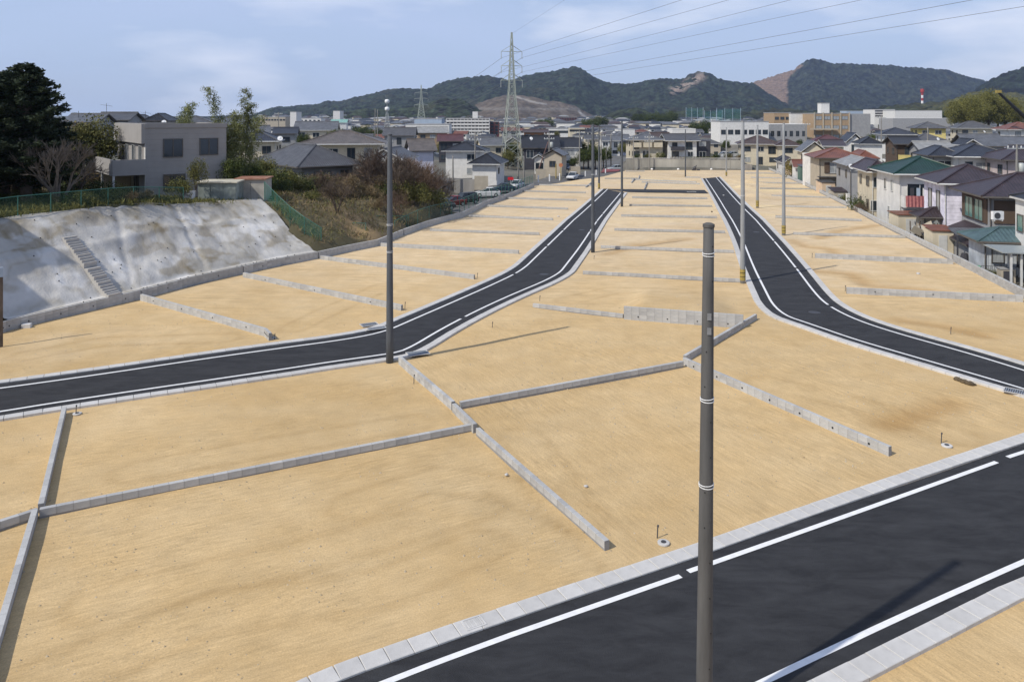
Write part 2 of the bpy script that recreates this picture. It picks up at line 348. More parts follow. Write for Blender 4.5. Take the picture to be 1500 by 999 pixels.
def soil_material():
    m = bpy.data.materials.new('sandy_soil'); m.use_nodes = True; t = m.node_tree; b = t.nodes['Principled BSDF']; A = t.nodes.new; K = t.links.new
    b.inputs['Roughness'].default_value = .95; b.inputs['Specular IOR Level'].default_value = .15
    co = A("ShaderNodeTexCoord").outputs['Object']
    def noise(scale, det=5, st=None, rot=0, rough=.55):
        v = co
        if st:
            q = A("ShaderNodeMapping"); q.vector_type = 'POINT'; q.inputs['Rotation'].default_value = (0, 0, rot); K(co, q.inputs[0])
            q2 = A("ShaderNodeMapping"); q2.inputs['Scale'].default_value = st; K(q.outputs[0], q2.inputs[0]); v = q2.outputs[0]
        n = A("ShaderNodeTexNoise"); n.inputs['Distortion'].default_value = .5 if st else 0; n.inputs['Scale'].default_value = scale; n.inputs['Detail'].default_value = det; n.inputs['Roughness'].default_value = rough; K(v, n.inputs['Vector']); return n.outputs[0]
    def rng_(v, a, b_, c, d):
        r = A("ShaderNodeMapRange"); r.inputs[1].default_value = a; r.inputs[2].default_value = b_; r.inputs[3].default_value = c; r.inputs[4].default_value = d; K(v, r.inputs[0]); return r.outputs[0]
    def mul(a, b_):
        n = A("ShaderNodeMath"); n.operation = 'MULTIPLY'; K(a, n.inputs[0]); K(b_, n.inputs[1]); return n.outputs[0]
    s1 = noise(1, 7, (1.5, 10, 1), -rad(26), .62)        # rake marks along the near road
    s2 = noise(1, 7, (1.3, 8, 1), rad(62), .62)         # rake marks across it
    s3 = noise(1, 6, (.5, 3.2, 1), rad(4), .6)
    big = noise(.09, 3)
    mk = rng_(big, .66, .72, 0, 1)
    m1 = A("ShaderNodeMix"); K(mk, m1.inputs[0]); K(s1, m1.inputs['A']); K(s2, m1.inputs['B'])
    # which way a plot was raked depends on where it lies
    sx = A("ShaderNodeSeparateXYZ"); K(co, sx.inputs[0])
    u = A("ShaderNodeVectorMath"); u.operation = 'DOT_PRODUCT'; K(co, u.inputs[0]); u.inputs[1].default_value = (.883, .468, 0)
    inn = rng_(u.outputs['Value'], 10.5, 12, 0, 1)
    m2 = A("ShaderNodeMix"); K(inn, m2.inputs[0]); K(m1.outputs[0], m2.inputs['A']); K(s2, m2.inputs['B'])
    fa = rng_(sx.outputs[1], 36, 46, 0, 1)
    m3 = A("ShaderNodeMix"); K(fa, m3.inputs[0]); K(m2.outputs[0], m3.inputs['A']); K(s3, m3.inputs['B'])
    amp = noise(.16, 4); sa = A("ShaderNodeMix"); K(rng_(amp, .40, .58, .3, 1), sa.inputs[0]); sa.inputs['A'].default_value = .5; K(m3.outputs[0], sa.inputs['B'])
    streak = rng_(sa.outputs[0], .3, .7, .84, 1.15)
    sp = rng_(noise(26, 4), .3, .7, .88, 1.12); med = rng_(noise(.9, 8, None, 0, .65), .3, .7, .92, 1.09); patch = rng_(noise(.3, 8, None, 0, .62), .3, .7, .15, .95)
    fine = rng_(noise(90, 2), .25, .75, .9, 1.1)
    mi = A("ShaderNodeMix"); mi.data_type = 'RGBA'; K(patch, mi.inputs['Factor'])
    mi.inputs['A'].default_value = (.50, .345, .163, 1); mi.inputs['B'].default_value = (.565, .42, .232, 1)
    at = A("ShaderNodeAttribute"); at.attribute_name = 'tone'
    mm = A("ShaderNodeMix"); mm.data_type = 'RGBA'; mm.blend_type = 'MULTIPLY'; mm.inputs['Factor'].default_value = 1; K(mi.outputs['Result'], mm.inputs['A']); K(at.outputs['Color'], mm.inputs['B'])
    sc = A("ShaderNodeVectorMath"); sc.operation = 'SCALE'; K(mm.outputs['Result'], sc.inputs[0]); K(mul(mul(streak, sp), mul(med, fine)), sc.inputs['Scale'])
    K(sc.outputs[0], b.inputs['Base Color'])
    ad = A("ShaderNodeMath"); ad.operation = 'ADD'; K(m3.outputs[0], ad.inputs[0]); K(rng_(noise(14, 5), 0, 1, 0, .4), ad.inputs[1])
    bp = A("ShaderNodeBump"); bp.inputs['Strength'].default_value = .4; bp.inputs['Distance'].default_value = .06; K(ad.outputs[0], bp.inputs['Height']); K(bp.outputs[0], b.inputs['Normal'])
    return m
soil = soil_material()
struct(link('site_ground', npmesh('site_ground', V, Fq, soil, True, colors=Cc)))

# small clods and grit on the near plots
gr = np.random.default_rng(12); nG = 9000; gy = 13+32*gr.random(nG)**1.3; gx = (gr.random(nG)-.5)*1.4*gy
ok = (dist_pl(gx, gy, MIDL) > 2.9) & (dist_pl(gx, gy, MIDN) > 3.4) & (dist_pl(gx, gy, MIDR) > 3.0) & ((gy < YC) | (gx > XLf(gy)+.4)); gx, gy = gx[ok], gy[ok]; cl = vn(gx/1.5, gy/1.5, 3) > .35; gx, gy = gx[cl], gy[cl]
gz = ground_h(gx, gy); gs = (.010+.022*gr.random(len(gx))**3)*(1+gy/60); dirs = np.array([[1, 0, 0], [-.5, .87, 0], [-.5, -.87, 0], [.1, .1, 1.0]])
GV = (np.stack([gx, gy, gz], 1)[:, None, :]+dirs[None]*gs[:, None, None]*(.7+.6*gr.random((len(gx), 4, 1)))).reshape(-1, 3); b4 = np.arange(len(gx))[:, None]*4
GF = np.concatenate([b4+np.array([[0, 1, 3]]), b4+np.array([[1, 2, 3]]), b4+np.array([[2, 0, 3]])])
stuff(link('grit', npmesh('grit', GV, GF, mat('grit', (.36, .27, .15), .95, .5, .7, col2=(.5, .42, .30)), False)), 'small clods and grit scattered over the sandy plots', 'grit')

# ---------------- roads ----------------
def strip(name, A_, B_, dz, m, parent=None):
    mb = MB(); k = max(len(A_), len(B_))
    def rs(P, n):
        P = [Vector(p) for p in P]; L_ = [0]
        for a, b in zip(P, P[1:]): L_.append(L_[-1]+(b-a).length)
        o = []
        for i in range(n):
            t = L_[-1]*i/(n-1); j = max(0, min(len(P)-2, int(np.searchsorted(L_, t, 'right'))-1)); o.append(P[j].lerp(P[j+1], (t-L_[j])/(L_[j+1]-L_[j]+1e-9)))
        return o
    n = 160; a = rs(A_, n); b = rs(B_, n)
    for i in range(n-1):
        q = [a[i], a[i+1], b[i+1], b[i]]; q = [Vector((p.x, p.y, zs(p.y)+dz)) for p in q]
        if (q[1]-q[0]).cross(q[3]-q[0]).z < 0: q = q[::-1]
        mb.quad(*q)
    return mb.build(name, m, parent)
KW = .38
LUs, LLs, RLs, RRs = smooth(LU), smooth(LL), smooth(RL), smooth(RR)
struct(strip('road', offset(LUs, -KW+.03), offset(LLs, KW-.03), .05, asph))
struct(strip('road', offset(RLs, KW-.03), offset(RRs, -KW+.03), .05, asph))
struct(strip('road', NUI, NLI, .05, asph))
mb = MB(); q = [Vector((p.x, p.y, p.z+.045)) for p in LINK]; mb.quad(*q[::-1]); struct(mb.build('connecting_road', asph))

def dashes(name, P, w, gaps, dz, m=white):
    """painted line along P, cut at the given distances"""
    P = resample(smooth(P, 2), .5); mb = MB(); Lc = 0; a = offset(P, w/2); b = offset(P, -w/2)
    for i in range(len(P)-1):
        if any(abs(Lc-g) < .3 for g in gaps): Lc += .5; continue
        q = [b[i], b[i+1], a[i+1], a[i]]; mb.quad(*[Vector((p.x, p.y, zs(p.y)+dz)) for p in q]); Lc += .5
    return struct(mb.build(name, m))
GP = [9.5+9*i for i in range(0, 30)]
dashes('road_edge_line', offset(smooth(LU), -1.0), .13, [38.5, 50, 59], .056)
dashes('road_edge_line', offset(smooth(LL), .98), .13, [27.5, 60, 67, 74], .056)
dashes('road_edge_line', offset(smooth(RL), .96), .13, [], .056)
dashes('road_edge_line', offset(smooth(RR), -1.0), .13, [92, 104, 115], .056)
dashes('road_edge_line', pl([(-60, 1270), (566, 997), (997, 846.6)]), .15, [], .056)
dashes('road_edge_line', pl([(1008, 840), (1235, 760), (1468, 676)]), .15, [], .056)
dashes('road_edge_line', pl([(1476, 672), (1500, 664), (1800, 568)]), .15, [], .056)
dashes('road_edge_line', pl([(400, 1360), (1124, 997), (1500, 823.6), (1900, 655)]), .15, [], .056)
# pale road dust and tyre wear near the gaps are in the asphalt material; covers in the road
def disc(name, px, py, r, m, dz, label, cat, ring=None):
    g = G(px, py); mb = MB(); mb.lathe([(r, zs(g.y)+dz-.04), (r, zs(g.y)+dz), (r-.02, zs(g.y)+dz+.006)], 20, (g.x, g.y)); o = mb.build(name, m)
    tag(o, label, cat)
    if ring:
        m2 = MB(); m2.lathe([(r*.45, zs(g.y)+dz), (r*.42, zs(g.y)+dz+.02)], 14, (g.x, g.y)); m2.build('lid', ring, o)
    return o
mgrey = mat('cast_iron', (.05, .05, .055), .55, .2, 12)
disc('manhole_cover', 797, 403, .32, mgrey, .053, 'round manhole cover in the left road just beyond its bend', 'manhole cover')
disc('manhole_cover', 1193, 459, .32, mgrey, .053, 'round manhole cover at the bend of the right road', 'manhole cover')
disc('manhole_cover', 852, 338, .3, mgrey, .053, 'small cover in the straight part of the left road', 'manhole cover')
disc('manhole_cover', 1108, 341, .3, mgrey, .053, 'small cover in the middle of the straight right road', 'manhole cover')
disc('drain_cover', 972, 796.5, .155, kerbm, .05, 'round pale concrete cover with dark lid beside a short pipe near the foreground road', 'drain cover', mgrey)
disc('drain_cover', 1387, 654, .17, kerbm, .05, 'pale round cover beside a thin stake in the dug corner plot on the right', 'drain cover', mgrey)
disc('drain_cover', 398, 496, .2, kerbm, .05, 'pale round cover at the end of a block wall by the left road', 'drain cover', mgrey)
disc('drain_cover', 113, 607, .15, kerbm, .05, 'pale round cover by the thin stake below the left road', 'drain cover', mgrey)

# kerbs: every near block is its own piece
def block_mesh(name, l, w, h, m, bev=.012):
    mb = MB(); x, y, b = l/2, w/2, bev
    ring = lambda x, y, z: [(-x, -y, z), (x, -y, z), (x, y, z), (-x, y, z)]
    mb.v = ring(x, y, 0)+ring(x, y, h-b)+ring(x-b, y-b, h); mb.f = [(0, 3, 2, 1), (8, 9, 10, 11)]
    for k in (0, 4): mb.f += [(k+i, k+(i+1) % 4, k+4+(i+1) % 4, k+4+i) for i in range(4)]
    mb.m = [0]*len(mb.f); mb.uv = [None]*len(mb.f); return mb.mesh(name, m)
def kerb(P, side, pitch=.6, w=KW, ymax=62, special=(), h=.16, z0=-.06):
    P = resample(P, pitch); C = offset(P, side*w/2)
    root = struct(link('kerb', None)); me = block_mesh('kerb_block', pitch-.012, w, h, kerbm); meg = block_mesh('kerb_block', pitch-.012, w, h-.008, kerbg)
    far = MB(); n = 0
    for i in range(len(C)-1):
        a, b = C[i], C[i+1]; c = (a+b)/2; d = b-a; ang = math.atan2(d.y, d.x); s = d.length/pitch
        if c.y < ymax and n < 290 and c.y > 8 and abs(c.x) < .72*c.y+3:
            o = link('kerb_block', meg if i in special else me, root, (c.x, c.y, zs(c.y)+z0+rng.uniform(-.004, .004)), ang+rng.uniform(-.004, .004)); n += 1
            o.scale.x = s
        else: far.obox((c.x, c.y), (d.x, d.y), (pitch*s-.02)/2, w/2, zs(c.y)+z0, zs(c.y)+z0+h)
    if far.f: stuff(far.build('kerb_run', kerbm, root))
    return root
kerb(LUs, -1); kerb(LLs, 1); kerb(RLs, 1); kerb(RRs, -1)
nuc = [a.lerp(b, .5) for a, b in zip(NU, NUI)]; kerb([p for p in NU], -1, .52, .46, 60, h=.15)
kerb([p for p in NLO], 1, .52, .5, 60, h=.15)

def grating(px, py, lx, ly, ang, label, z=.10, n=9, m=grate):
    g = G(px, py); t = thing('drain_grate', label, 'drain grate', (g.x, g.y, zs(g.y)+z), ang)
    f = MB(); f.box(-lx/2, lx/2, -ly/2, -ly/2+.04, 0, .022); f.box(-lx/2, lx/2, ly/2-.04, ly/2, 0, .022); f.box(-lx/2, -lx/2+.04, -ly/2+.04, ly/2-.04, 0, .022); f.box(lx/2-.04, lx/2, -ly/2+.04, ly/2-.04, 0, .022)
    f.build('frame', kerbm, t); b = MB(); b.box(-lx/2+.04, lx/2-.04, -ly/2+.04, ly/2-.04, 0, .006, 0); b.build('pit', mgrey, t)
    for k in range(n):
        x = -lx/2+.05+(lx-.1)*(k+.5)/n; r = MB(); r.box(-.018, .018, -ly/2+.05, ly/2-.05, .007, .02); r.build('bar', kerbm if m is kerbm else m, t).location.x = x
    return t
dnu = (NU[6]-NU[4]); aN = math.atan2(dnu.y, dnu.x)
grating(694, 918, .46, .36, aN, 'narrow slotted drain grate set in the pale kerb of the foreground road', .08, 8, kerbm)
grating(612, 521, 1.0, .62, rad(24), 'grey blue steel grate in the kerb beside the tall pole at the road bend', .105, 14)
grating(446, 484, .95, .6, rad(28), 'small steel grate in the upper kerb of the left road, left of the pole', .105, 12) if False else None
grating(552, 484, 1.0, .45, rad(28), 'steel grate on the upper kerb of the left road just left of the tall pole', .105, 12)
grating(541, 477, .9, .6, rad(28), 'pale square concrete grate lying in the sand above the kerb left of the tall pole', .05, 8)
grating(1492, 578, 1.0, .6, rad(-38), 'blue grey grate in the kerb of the right road at the right edge', .105, 12)
grating(1013, 282, 1.3, .8, 0, 'pale slab across the narrow link road between both roads', .07, 5, kerbm)

# ---------------- block walls ----------------
BL, BHt, BD = .4, .2, .15
bm_full = [block_mesh('block', BL-.008, BD, BHt-.006, m, .006) for m in (conc, mat('block_concrete_pale', (.435, .435, .425), .9, .12, 3, .3, 40, rnd=.08), mat('block_concrete_dull', (.375, .375, .37), .9, .15, 3, .3, 40, rnd=.08))]
mortar = mat('mortar', (.25, .25, .25), .95, .1, 5)
hole = mat('drain_hole', (.02, .02, .02), .9, .1, 5)
def blockwall(label, pts, courses, ymax=62, z0=0.0, group=None, holes=0, wd=None, dz=0):
    P = [Vector((*p,)) if len(p) == 3 else G(*p) for p in pts]; t = thing('block_wall', label, 'block wall', P[0], 0, group); o0 = P[0]
    core = MB(); far = MB(); n = 0; w = wd or BD
    for a, b in zip(P, P[1:]):
        d = b-a; d.z = 0; Lg = d.length; k = max(1, round(Lg/BL)); ang = math.atan2(d.y, d.x); s = Lg/(k*BL); u = d.normalized()
        mid = (a+b)/2; nseg = max(1, int(Lg/6))
        for j in range(nseg):
            p0 = a.lerp(b, j/nseg)-o0; p1 = a.lerp(b, (j+1)/nseg)-o0; c = (p0+p1)/2; zb = zs((a.y+b.y)/2)-o0.z
            core.obox((c.x, c.y), u, (p1-p0).length/2-.001*(j % 2), w/2-.008, zb-.3 if False else c.z-.25, c.z+z0+courses*BHt-.012)
        for c_ in range(courses):
            off = 0 if True else 0
            for i in range(k):
                p = a+u*(i+.5)*BL*s
                zz = zs(p.y)+z0+c_*BHt
                if p.y < ymax and n < 295:
                    o = link('block', rng.choice(bm_full), t, (p.x-o0.x, p.y-o0.y, zz-o0.z), ang+rng.uniform(-.003, .003)); o.scale = (s, w/BD, 1)
                    n += 1
                else: far.obox((p.x-o0.x, p.y-o0.y), u, BL*s/2-.005, w/2, zz-o0.z, zz-o0.z+BHt-.006)
        for i in range(holes):
            p = a+d*((i+.5)/holes)-o0; nn = Vector((u.y, -u.x, 0))
            hb = MB(); hb.bar((0, 0, 0), nn*.02, .035, n=8); hb.build('weep_hole', hole, t).location = (p.x+nn.x*(w/2), p.y+nn.y*(w/2), zs(a.y+d.y*((i+.5)/holes))+z0+.1-o0.z+(.2 if courses > 2 else .12 if courses == 2 else 0))
    core.build('wall_core', mortar, t)
    if far.f: stuff(far.build('block_run', conc, t))
    return t
def ext(a, b, s):  # point beyond a, away from b (pixels -> world)
    A_, B_ = G(*a), G(*b); return A_+(A_-B_)*s
blockwall('long low wall across the middle foreground, from the left edge to the corner of three walls', [tuple(ext((0, 775), (55, 756), 3.0)), (0, 775), (55, 757)], 1, z0=.04)
blockwall('low block wall running from the crossing at left up to the middle junction of walls', [(58, 757), (694, 630)], 1, z0=.04)
blockwall('low wall from the left road down to the wall crossing, shaded on its right side', [(94, 606), (60, 750)], 1, z0=.05)
blockwall('low wall at the bottom left corner running down out of the picture', [(51, 760), (0, 934), tuple(ext((0, 934), (51, 760), .9))], 1, z0=.07)
blockwall('pale low wall from beside the tall pole down to the middle junction', [(586, 533), (664, 601)], 2, z0=-.06)
blockwall('short thicker stub at the middle junction where the walls meet', [(665, 603), (696, 634)], 2, z0=-.08)
blockwall('pale low wall from the middle junction down to its free end near the foreground road', [(700, 637), (889, 806)], 1, z0=.06)
blockwall('dark-faced low wall between the middle plots, rising to the right', [(674, 599), (1000, 538)], 1, z0=.08)
blockwall('dark-faced kinked wall from the right road bend down to the wall corner behind the near pole', [(1107, 468), (1003, 530)], 2, z0=-.1)
blockwall('long two-course wall descending right from behind the near pole to its free end', [(1002, 534), (1304, 668)], 2, z0=-.08, holes=7)
blockwall('tall retaining wall of grey blocks behind the near pole, four courses', [(914, 467), (1089, 480.5)], 4, z0=-.12, holes=4)
blockwall('thin one-course wall leading left from the tall grey retaining wall', [(781, 450), (913, 466)], 1, z0=.02)
blockwall('pale two-course wall with a folded end below the concrete slope', [(207, 440), (389, 492), (396, 499)], 2, z0=-.02, holes=4)
blockwall('pale wall between sand plots ending left of the tall pole, second below the slope', [(357, 406), (589, 455)], 2, z0=-.08, holes=3)
blockwall('pale wall between sand plots above the left road, third from the slope', [(470, 380), (695, 409)], 2, z0=-.1)
blockwall('pale wall across the plots left of the road bend, fourth from the slope', [(558, 361), (760, 372)], 2, z0=-.1, ymax=58)
for k, (a, b, c) in enumerate([((630, 339), (790, 344.5), 1), ((687, 318), (810, 323), 1), ((714, 303), (832, 307.5), 1), ((740, 291.5), (845, 294.5), 1), ((762, 281), (858, 283.5), 1), ((790, 272), (866, 273), 1)]):
    blockwall('%s low wall across the plots left of the straight left road' % ['nearest', 'second', 'third', 'fourth', 'fifth', 'farthest'][k], [a, b], c, ymax=0, z0=.04)
for k, (a, b) in enumerate([((854, 402), (1086, 414)), ((880, 364), (1075, 371)), ((900, 338), (1062, 342)), ((910, 317.5), (1050, 320)), ((922, 302), (1043, 303.5)), ((926, 290.5), (1036, 292))]):
    blockwall('%s low wall between the two straight roads' % ['nearest', 'second', 'third', 'fourth', 'fifth', 'farthest'][k], [a, b], 1, ymax=56, z0=.04)
blockwall('two-course wall across the right plots ending at the boundary wall', [(1240, 430), (1498, 442)], 2, ymax=62, z0=-.02, holes=3)
blockwall('second wall across the right plots, level with the rusty-roofed shed', [(1194, 378), (1396, 387)], 2, ymax=62, z0=-.04)
for k, (a, b) in enumerate([((1162, 344), (1326, 349)), ((1136, 319), (1262, 324.5)), ((1150, 303.5), (1240, 305.5)), ((1130, 288), (1215, 290.5)), ((1113, 277), (1192, 278)), ((1108, 268.5), (1174, 269.5)), ((1100, 261), (1155, 262)), ((1092, 254.5), (1140, 255))]):
    blockwall('%s of the far low walls crossing the plots right of the right road' % ['nearest', 'second', 'third', 'fourth', 'fifth', 'sixth', 'seventh', 'farthest'][k], [a, b], 1, ymax=0, z0=.03)
for k, (a, b) in enumerate([((793, 267), (935, 262.5)), ((947, 258.5), (943, 261.5)), ((935, 263), (937, 259)), ((925, 268.5), (929, 264)), ((948, 268.5), (944, 278)), ((858, 275), (867, 269)), ((925, 263.8), (1020, 268)), ((886, 262.5), (934, 262.3)), ((917, 251.8), (944, 251.6)), ((1004, 260.5), (1026, 261)), ((940, 268), (1025, 270.5))]):
    if k in (0, 1): continue
    blockwall(['', '', 'short dark stub wall right of the far cross wall', 'tiny stub wall left of centre in the far plots', 'short upright-looking wall just above the link road', 'short slanting wall left of the far end of the left road', 'long thin wall across the far centre plot', 'thin dark wall from the yellow-footed pole to the stub wall', 'thin dark kerb wall at the foot of the concrete wall', 'thin wall left of the far end of the right road', 'farthest-right thin wall in the plots above the link road'][k], [a, b], 1, ymax=0, z0=.03)

# boundary walls
A0 = Vector((PX(5, 38.9), 38.9, 0))
blockwall('grey three-course boundary wall under the sprayed concrete slope', [tuple(A0+Vector((-6, -.8, 0))), (-2, 489) , (16, 483), (110, 461), (205, 438)], 3, ymax=44, z0=-.05, holes=2)
blockwall('boundary wall under the middle of the concrete slope, with dark drain holes', [(206, 438), (280, 418), (355, 401)], 3, ymax=49, z0=-.05, holes=1)
blockwall('boundary wall under the right end of the concrete slope', [(356, 401), (410, 389), (465, 379)], 3, ymax=57, z0=-.05, holes=1)
blockwall('boundary wall curving past the brown bank beyond the slope', [(466, 379), (510, 369), (553, 360.5), (590, 345)], 3, ymax=0, z0=-.05)
blockwall('grey boundary wall below the green mesh fence and parked cars', [(591, 345), (627, 332), (677, 319), (712, 301), (738, 292.5), (782, 274)], 3, ymax=0, z0=-.02)
blockwall('pale boundary wall beside the neighbouring houses, near part at the right edge', [(1620, 494), (1500, 437), (1398, 384)], 3, ymax=62, z0=-.05, wd=.17)
blockwall('pale boundary wall running back past the houses on the right', [(1397, 383), (1330, 349), (1283, 326), (1240, 302), (1180, 272), (1123, 247.5)], 2, ymax=0, z0=.1, wd=.2)
# far cast concrete wall
t = thing('concrete_wall', 'long stained concrete retaining wall at the far end of the site below the houses', 'retaining wall', (0, 0, 0))
def cw(pa, pb, Y, zt, zb, d=.3):
    mb = MB(); mb.box(PX(pa, Y), PX(pb, Y), Y, Y+d, zb, zt); return mb.build('wall_panel', mat('stained_concrete', (.36, .35, .31), .95, .3, .9, .3, 10, stretch=(.35, 1, .12)), t)
edges = [917, 939, 962, 984, 1012, 1041, 1070, 1090]
for k, (a, b) in enumerate(zip(edges, edges[1:])): cw(a+.25, b, 187, PZ(232.5+k*.4, 187)+.02, -3.2)
cp = MB(); cp.box(PX(917, 187), PX(1090, 187), 186.9, 187.4, PZ(232.5, 187)-.02, PZ(232.5, 187)+.1); cp.build('coping', kerbm, t)
cc = MB(); cc.box(PX(1090.4, 187), PX(1101, 187), 186.6, 187, -3.2, PZ(241, 187)); cc.build('wall_end', conc_d, t)
for px, py in ((955, 248), (993.5, 246.5), (1042, 245.5)):
    Yq = 185.5; b = MB(); b.lathe([(.1, 0), (.28, .1), (.32, .25), (.2, .42), (.05, .48)], 10); 
    o = b.build('sandbag', white, None, True); o.location = (PX(px, Yq), Yq, zs(Yq)+.02); tag(o, 'small white sack at the foot of the far concrete wall', 'sandbag', 'white sacks along the concrete wall')
b = thing('plate_compactor', 'small black compacting machine standing before the far concrete wall', 'machine', (PX(1018, 184), 184, zs(184)))
m = MB(); m.box(-.7, .2, -.3, .3, 0, .35); m.build('base_plate', dsteel, b); m = MB(); m.lathe([(.3, .35), (.42, .5), (.36, .85), (.12, 1.0)], 10, (-.1, 0)); m.build('engine', dsteel, b, True)
m = MB(); m.bar((.0, -.25, .4), (.35, -.25, 1.25), .06); m.bar((.0, .25, .4), (.35, .25, 1.25), .06); m.bar((.35, -.25, 1.25), (.35, .25, 1.25), .06); m.build('handle', dsteel, b)
m = MB(); m.box(.45, 1.1, -.3, .3, 0, .4); m.build('tool_box', dsteel, b)

# ---------------- loose things on the sand ----------------
def stake(px, py, h, label):
    g = G(px, py); m = MB(); m.bar((0, 0, -.1), (.02, 0, h), .016, n=6); m.bar((.02, 0, h-.03), (.03, 0, h+.02), .026, n=6)
    o = m.build('pipe_stake', dsteel); o.location = (g.x, g.y, zs(g.y)); return tag(o, label, 'stake', 'thin pipe stakes on the plots')
for px, py, h, lb in [(962.5, 788, .32, 'short dark pipe standing near the foreground road, right of the free wall end'), (1378.5, 649, .33, 'thin dark stake in the corner plot on the right'),
    (606, 562, .35, 'thin dark stake leaning on the pale wall below the tall pole'), (721, 480, .28, 'thin stake just below the left road bend'), (790.5, 441, .3, 'thin stake above the curve at the foot of the middle block'),
    (1189.5, 378, .35, 'thin stake left of the second right-hand wall'), (1238, 427, .35, 'thin stake at the left end of the two-course right wall'), (1392.5, 490, .35, 'thin stake in the plot right of the right road bend'),
    (593, 452, .35, 'thin stake at the end of the wall just right of the tall pole'), (699, 407, .3, 'thin stake at the right end of the third wall'), (402, 497, .25, 'thin stake by the folded wall end'),
    (111, 608, .35, 'thin stake with pale cover below the left road at far left'), (870, 380, .25, 'thin stake beside the pole in the middle block')]: stake(px, py, h, lb)
rockm = mat('clod', (.10, .075, .045), .95, .4, 6, .5, 30)
def lump(name, px, py, r, m, label, cat, group=None, flat=.6, parent=None):
    g = G(px, py); vs = []; mb = MB(); n, k = 9, 5
    mb.lathe([(r*math.sin(math.pi*(i+.3)/(k+.6)), -r*flat*math.cos(math.pi*(i+.3)/(k+.6))+r*flat*.6) for i in range(k+1)], n)
    sd = rng.random()*50; mb.v = [tuple(Vector(v)*(1+.35*float(fbm(v[0]*4/r*.3+sd, v[1]*4/r*.3+v[2]/r, 2)))) for v in mb.v]
    o = mb.build(name, m, None, True); o.location = (g.x, g.y, zs(g.y)); o.rotation_euler[2] = rng.random()*6; return tag(o, label, cat, group)
for px, py, r in [(1402, 557, .16), (1406, 558.5, .13), (1411, 560.5, .17), (1417, 562.5, .16), (1422, 564, .18), (1427, 564.5, .1)]:
    lump('soil_clod', px, py, r, rockm, 'dark clod of earth in the row beside the right road kerb', 'clod', 'row of dark clods by the kerb')
g = G(39, 480); o = link('loose_block', block_mesh('loose_block', .42, .28, .2, mat('pale_loose_block', (.6, .6, .6), .85, .1, 4)), None, (g.x, g.y, .0), rad(12)); tag(o, 'pale loose concrete block lying on the sand below the boundary wall', 'concrete block')
for px, py in [(912, 835), (1335, 690), (858, 713), (818, 318), (1060, 287), (1345, 402), (742, 696)]:
    lump('pebble', px, py, .07 if py > 600 else .16, kerbm, 'small pale stone lying on the sand', 'stone', 'loose pale stones on the plots')

# ---------------- poles ----------------
def polemat(nm, c): return mat(nm, c, .8, .22, 2.2, .2, 30, stretch=(3, 3, .35))
pm_d = polemat('pole_dark_concrete', (.095, .093, .09)); pm_b = polemat('pole_bluegrey_concrete', (.085, .093, .105)); pm_l = polemat('pole_pale_concrete', (.27, .28, .285))
yel = mat('guard_yellow', (.33, .25, .07), .5, .15, 4); blk = mat('guard_black', (.02, .02, .02), .5, .1, 4)
wirew = mat('white_wire', (.75, .75, .74), .5, .05, 6)
def pole(px, py, top, m, label, Y=None, z=None, r0=.17, r1=.095, guard=False, bands=(), arms=0, lean=0, wood=False, group='bare concrete poles standing on the site', lamp=False, xf=False, n=16):
    g = G(px, py) if Y is None else Vector((PX(px, Y), Y, PZ(py, Y))); h = PZ(top, g.y)-g.z
    t = thing('utility_pole', label, 'utility pole', g, 0, group); t.rotation_euler[1] = lean
    b = MB(); b.lathe([(r0+(r1-r0)*k/8, -.4*(k == 0)+h*k/8) for k in range(9)], n); b.build('shaft', m, t, True)
    c = MB(); c.lathe([(r1+.004, h-.05), (r1+.012, h-.045), (r1+.012, h+.005), (r1*.6, h+.03)], n); c.build('cap', m, t)
    for zb in bands:
        w = MB(); r = r0+(r1-r0)*zb/h+.006
        for q in range(2):
            pts = [(math.cos(a*math.pi/8)*r, math.sin(a*math.pi/8)*r, zb+q*.045+.012*math.sin(a*math.pi/8+q)) for a in range(17)]
            for p_, q_ in zip(pts, pts[1:]): w.bar(p_, q_, .008, n=5, cap=False)
        w.build('wire_band', wirew, t)
    if guard:
        for k, (za, zb_) in enumerate(((.2, .42), (.42, .46), (.46, .68), (.68, .72), (.72, .92))):
            s = MB(); s.lathe([(r0+.012, za), (r0+.01, zb_)], n); s.build('guard_sleeve', yel if k % 2 == 0 else blk, t)
    for k in range(arms):
        a = MB(); z0 = h-.45-k*1.0; a.box(-1.1, 1.1, -.06, .06, z0-.06, z0+.06); ar = a.build('crossarm', steel, t)
        for x in (-1.0, -.4, .5, 1.0):
            i_ = MB(); i_.lathe([(.05, z0+.06), (.08, z0+.12), (.05, z0+.17), (.07, z0+.24), (.02, z0+.3)], 6, (x, 0)); i_.build('insulator', white, ar)
    if xf:
        a = MB(); a.lathe([(.3, h-3.2), (.34, h-3.15), (.34, h-2.2), (.2, h-2.1)], 12, (.5, 0)); a.build('transformer', steel, t, True)
    if lamp:
        a = MB(); a.bar((0, 0, h), (.7, -.2, h+.3), .04); a.lathe([(.1, h+.1), (.35, h+.2), (.3, h+.45), (.1, h+.5)], 8, (.8, -.2)); a.build('lamp', white, t)
    return t
nY = 13.75; nz = 0.0
p = pole(1031, 168+H/nY*F, 329, pm_d, 'nearest dark concrete pole rising in front of the foreground road, bound with white wire', Y=nY, z=0, r0=.15, r1=.0925, lean=rad(.55), n=24,
         bands=[PZ(374, nY), PZ(586, nY), PZ(711, nY)])
for k in range(15):
    bl = MB(); z0 = .6+k*.62; a = rng.choice([-2.2, -1.2, -1.0, -2.0]); r = .15-.0575*z0/9.0; bl.bar((math.cos(a)*(r-.01), math.sin(a)*(r-.01), z0), (math.cos(a)*(r+.008), math.sin(a)*(r+.008), z0), .012, n=6); bl.build('bolt_hole', hole, p)
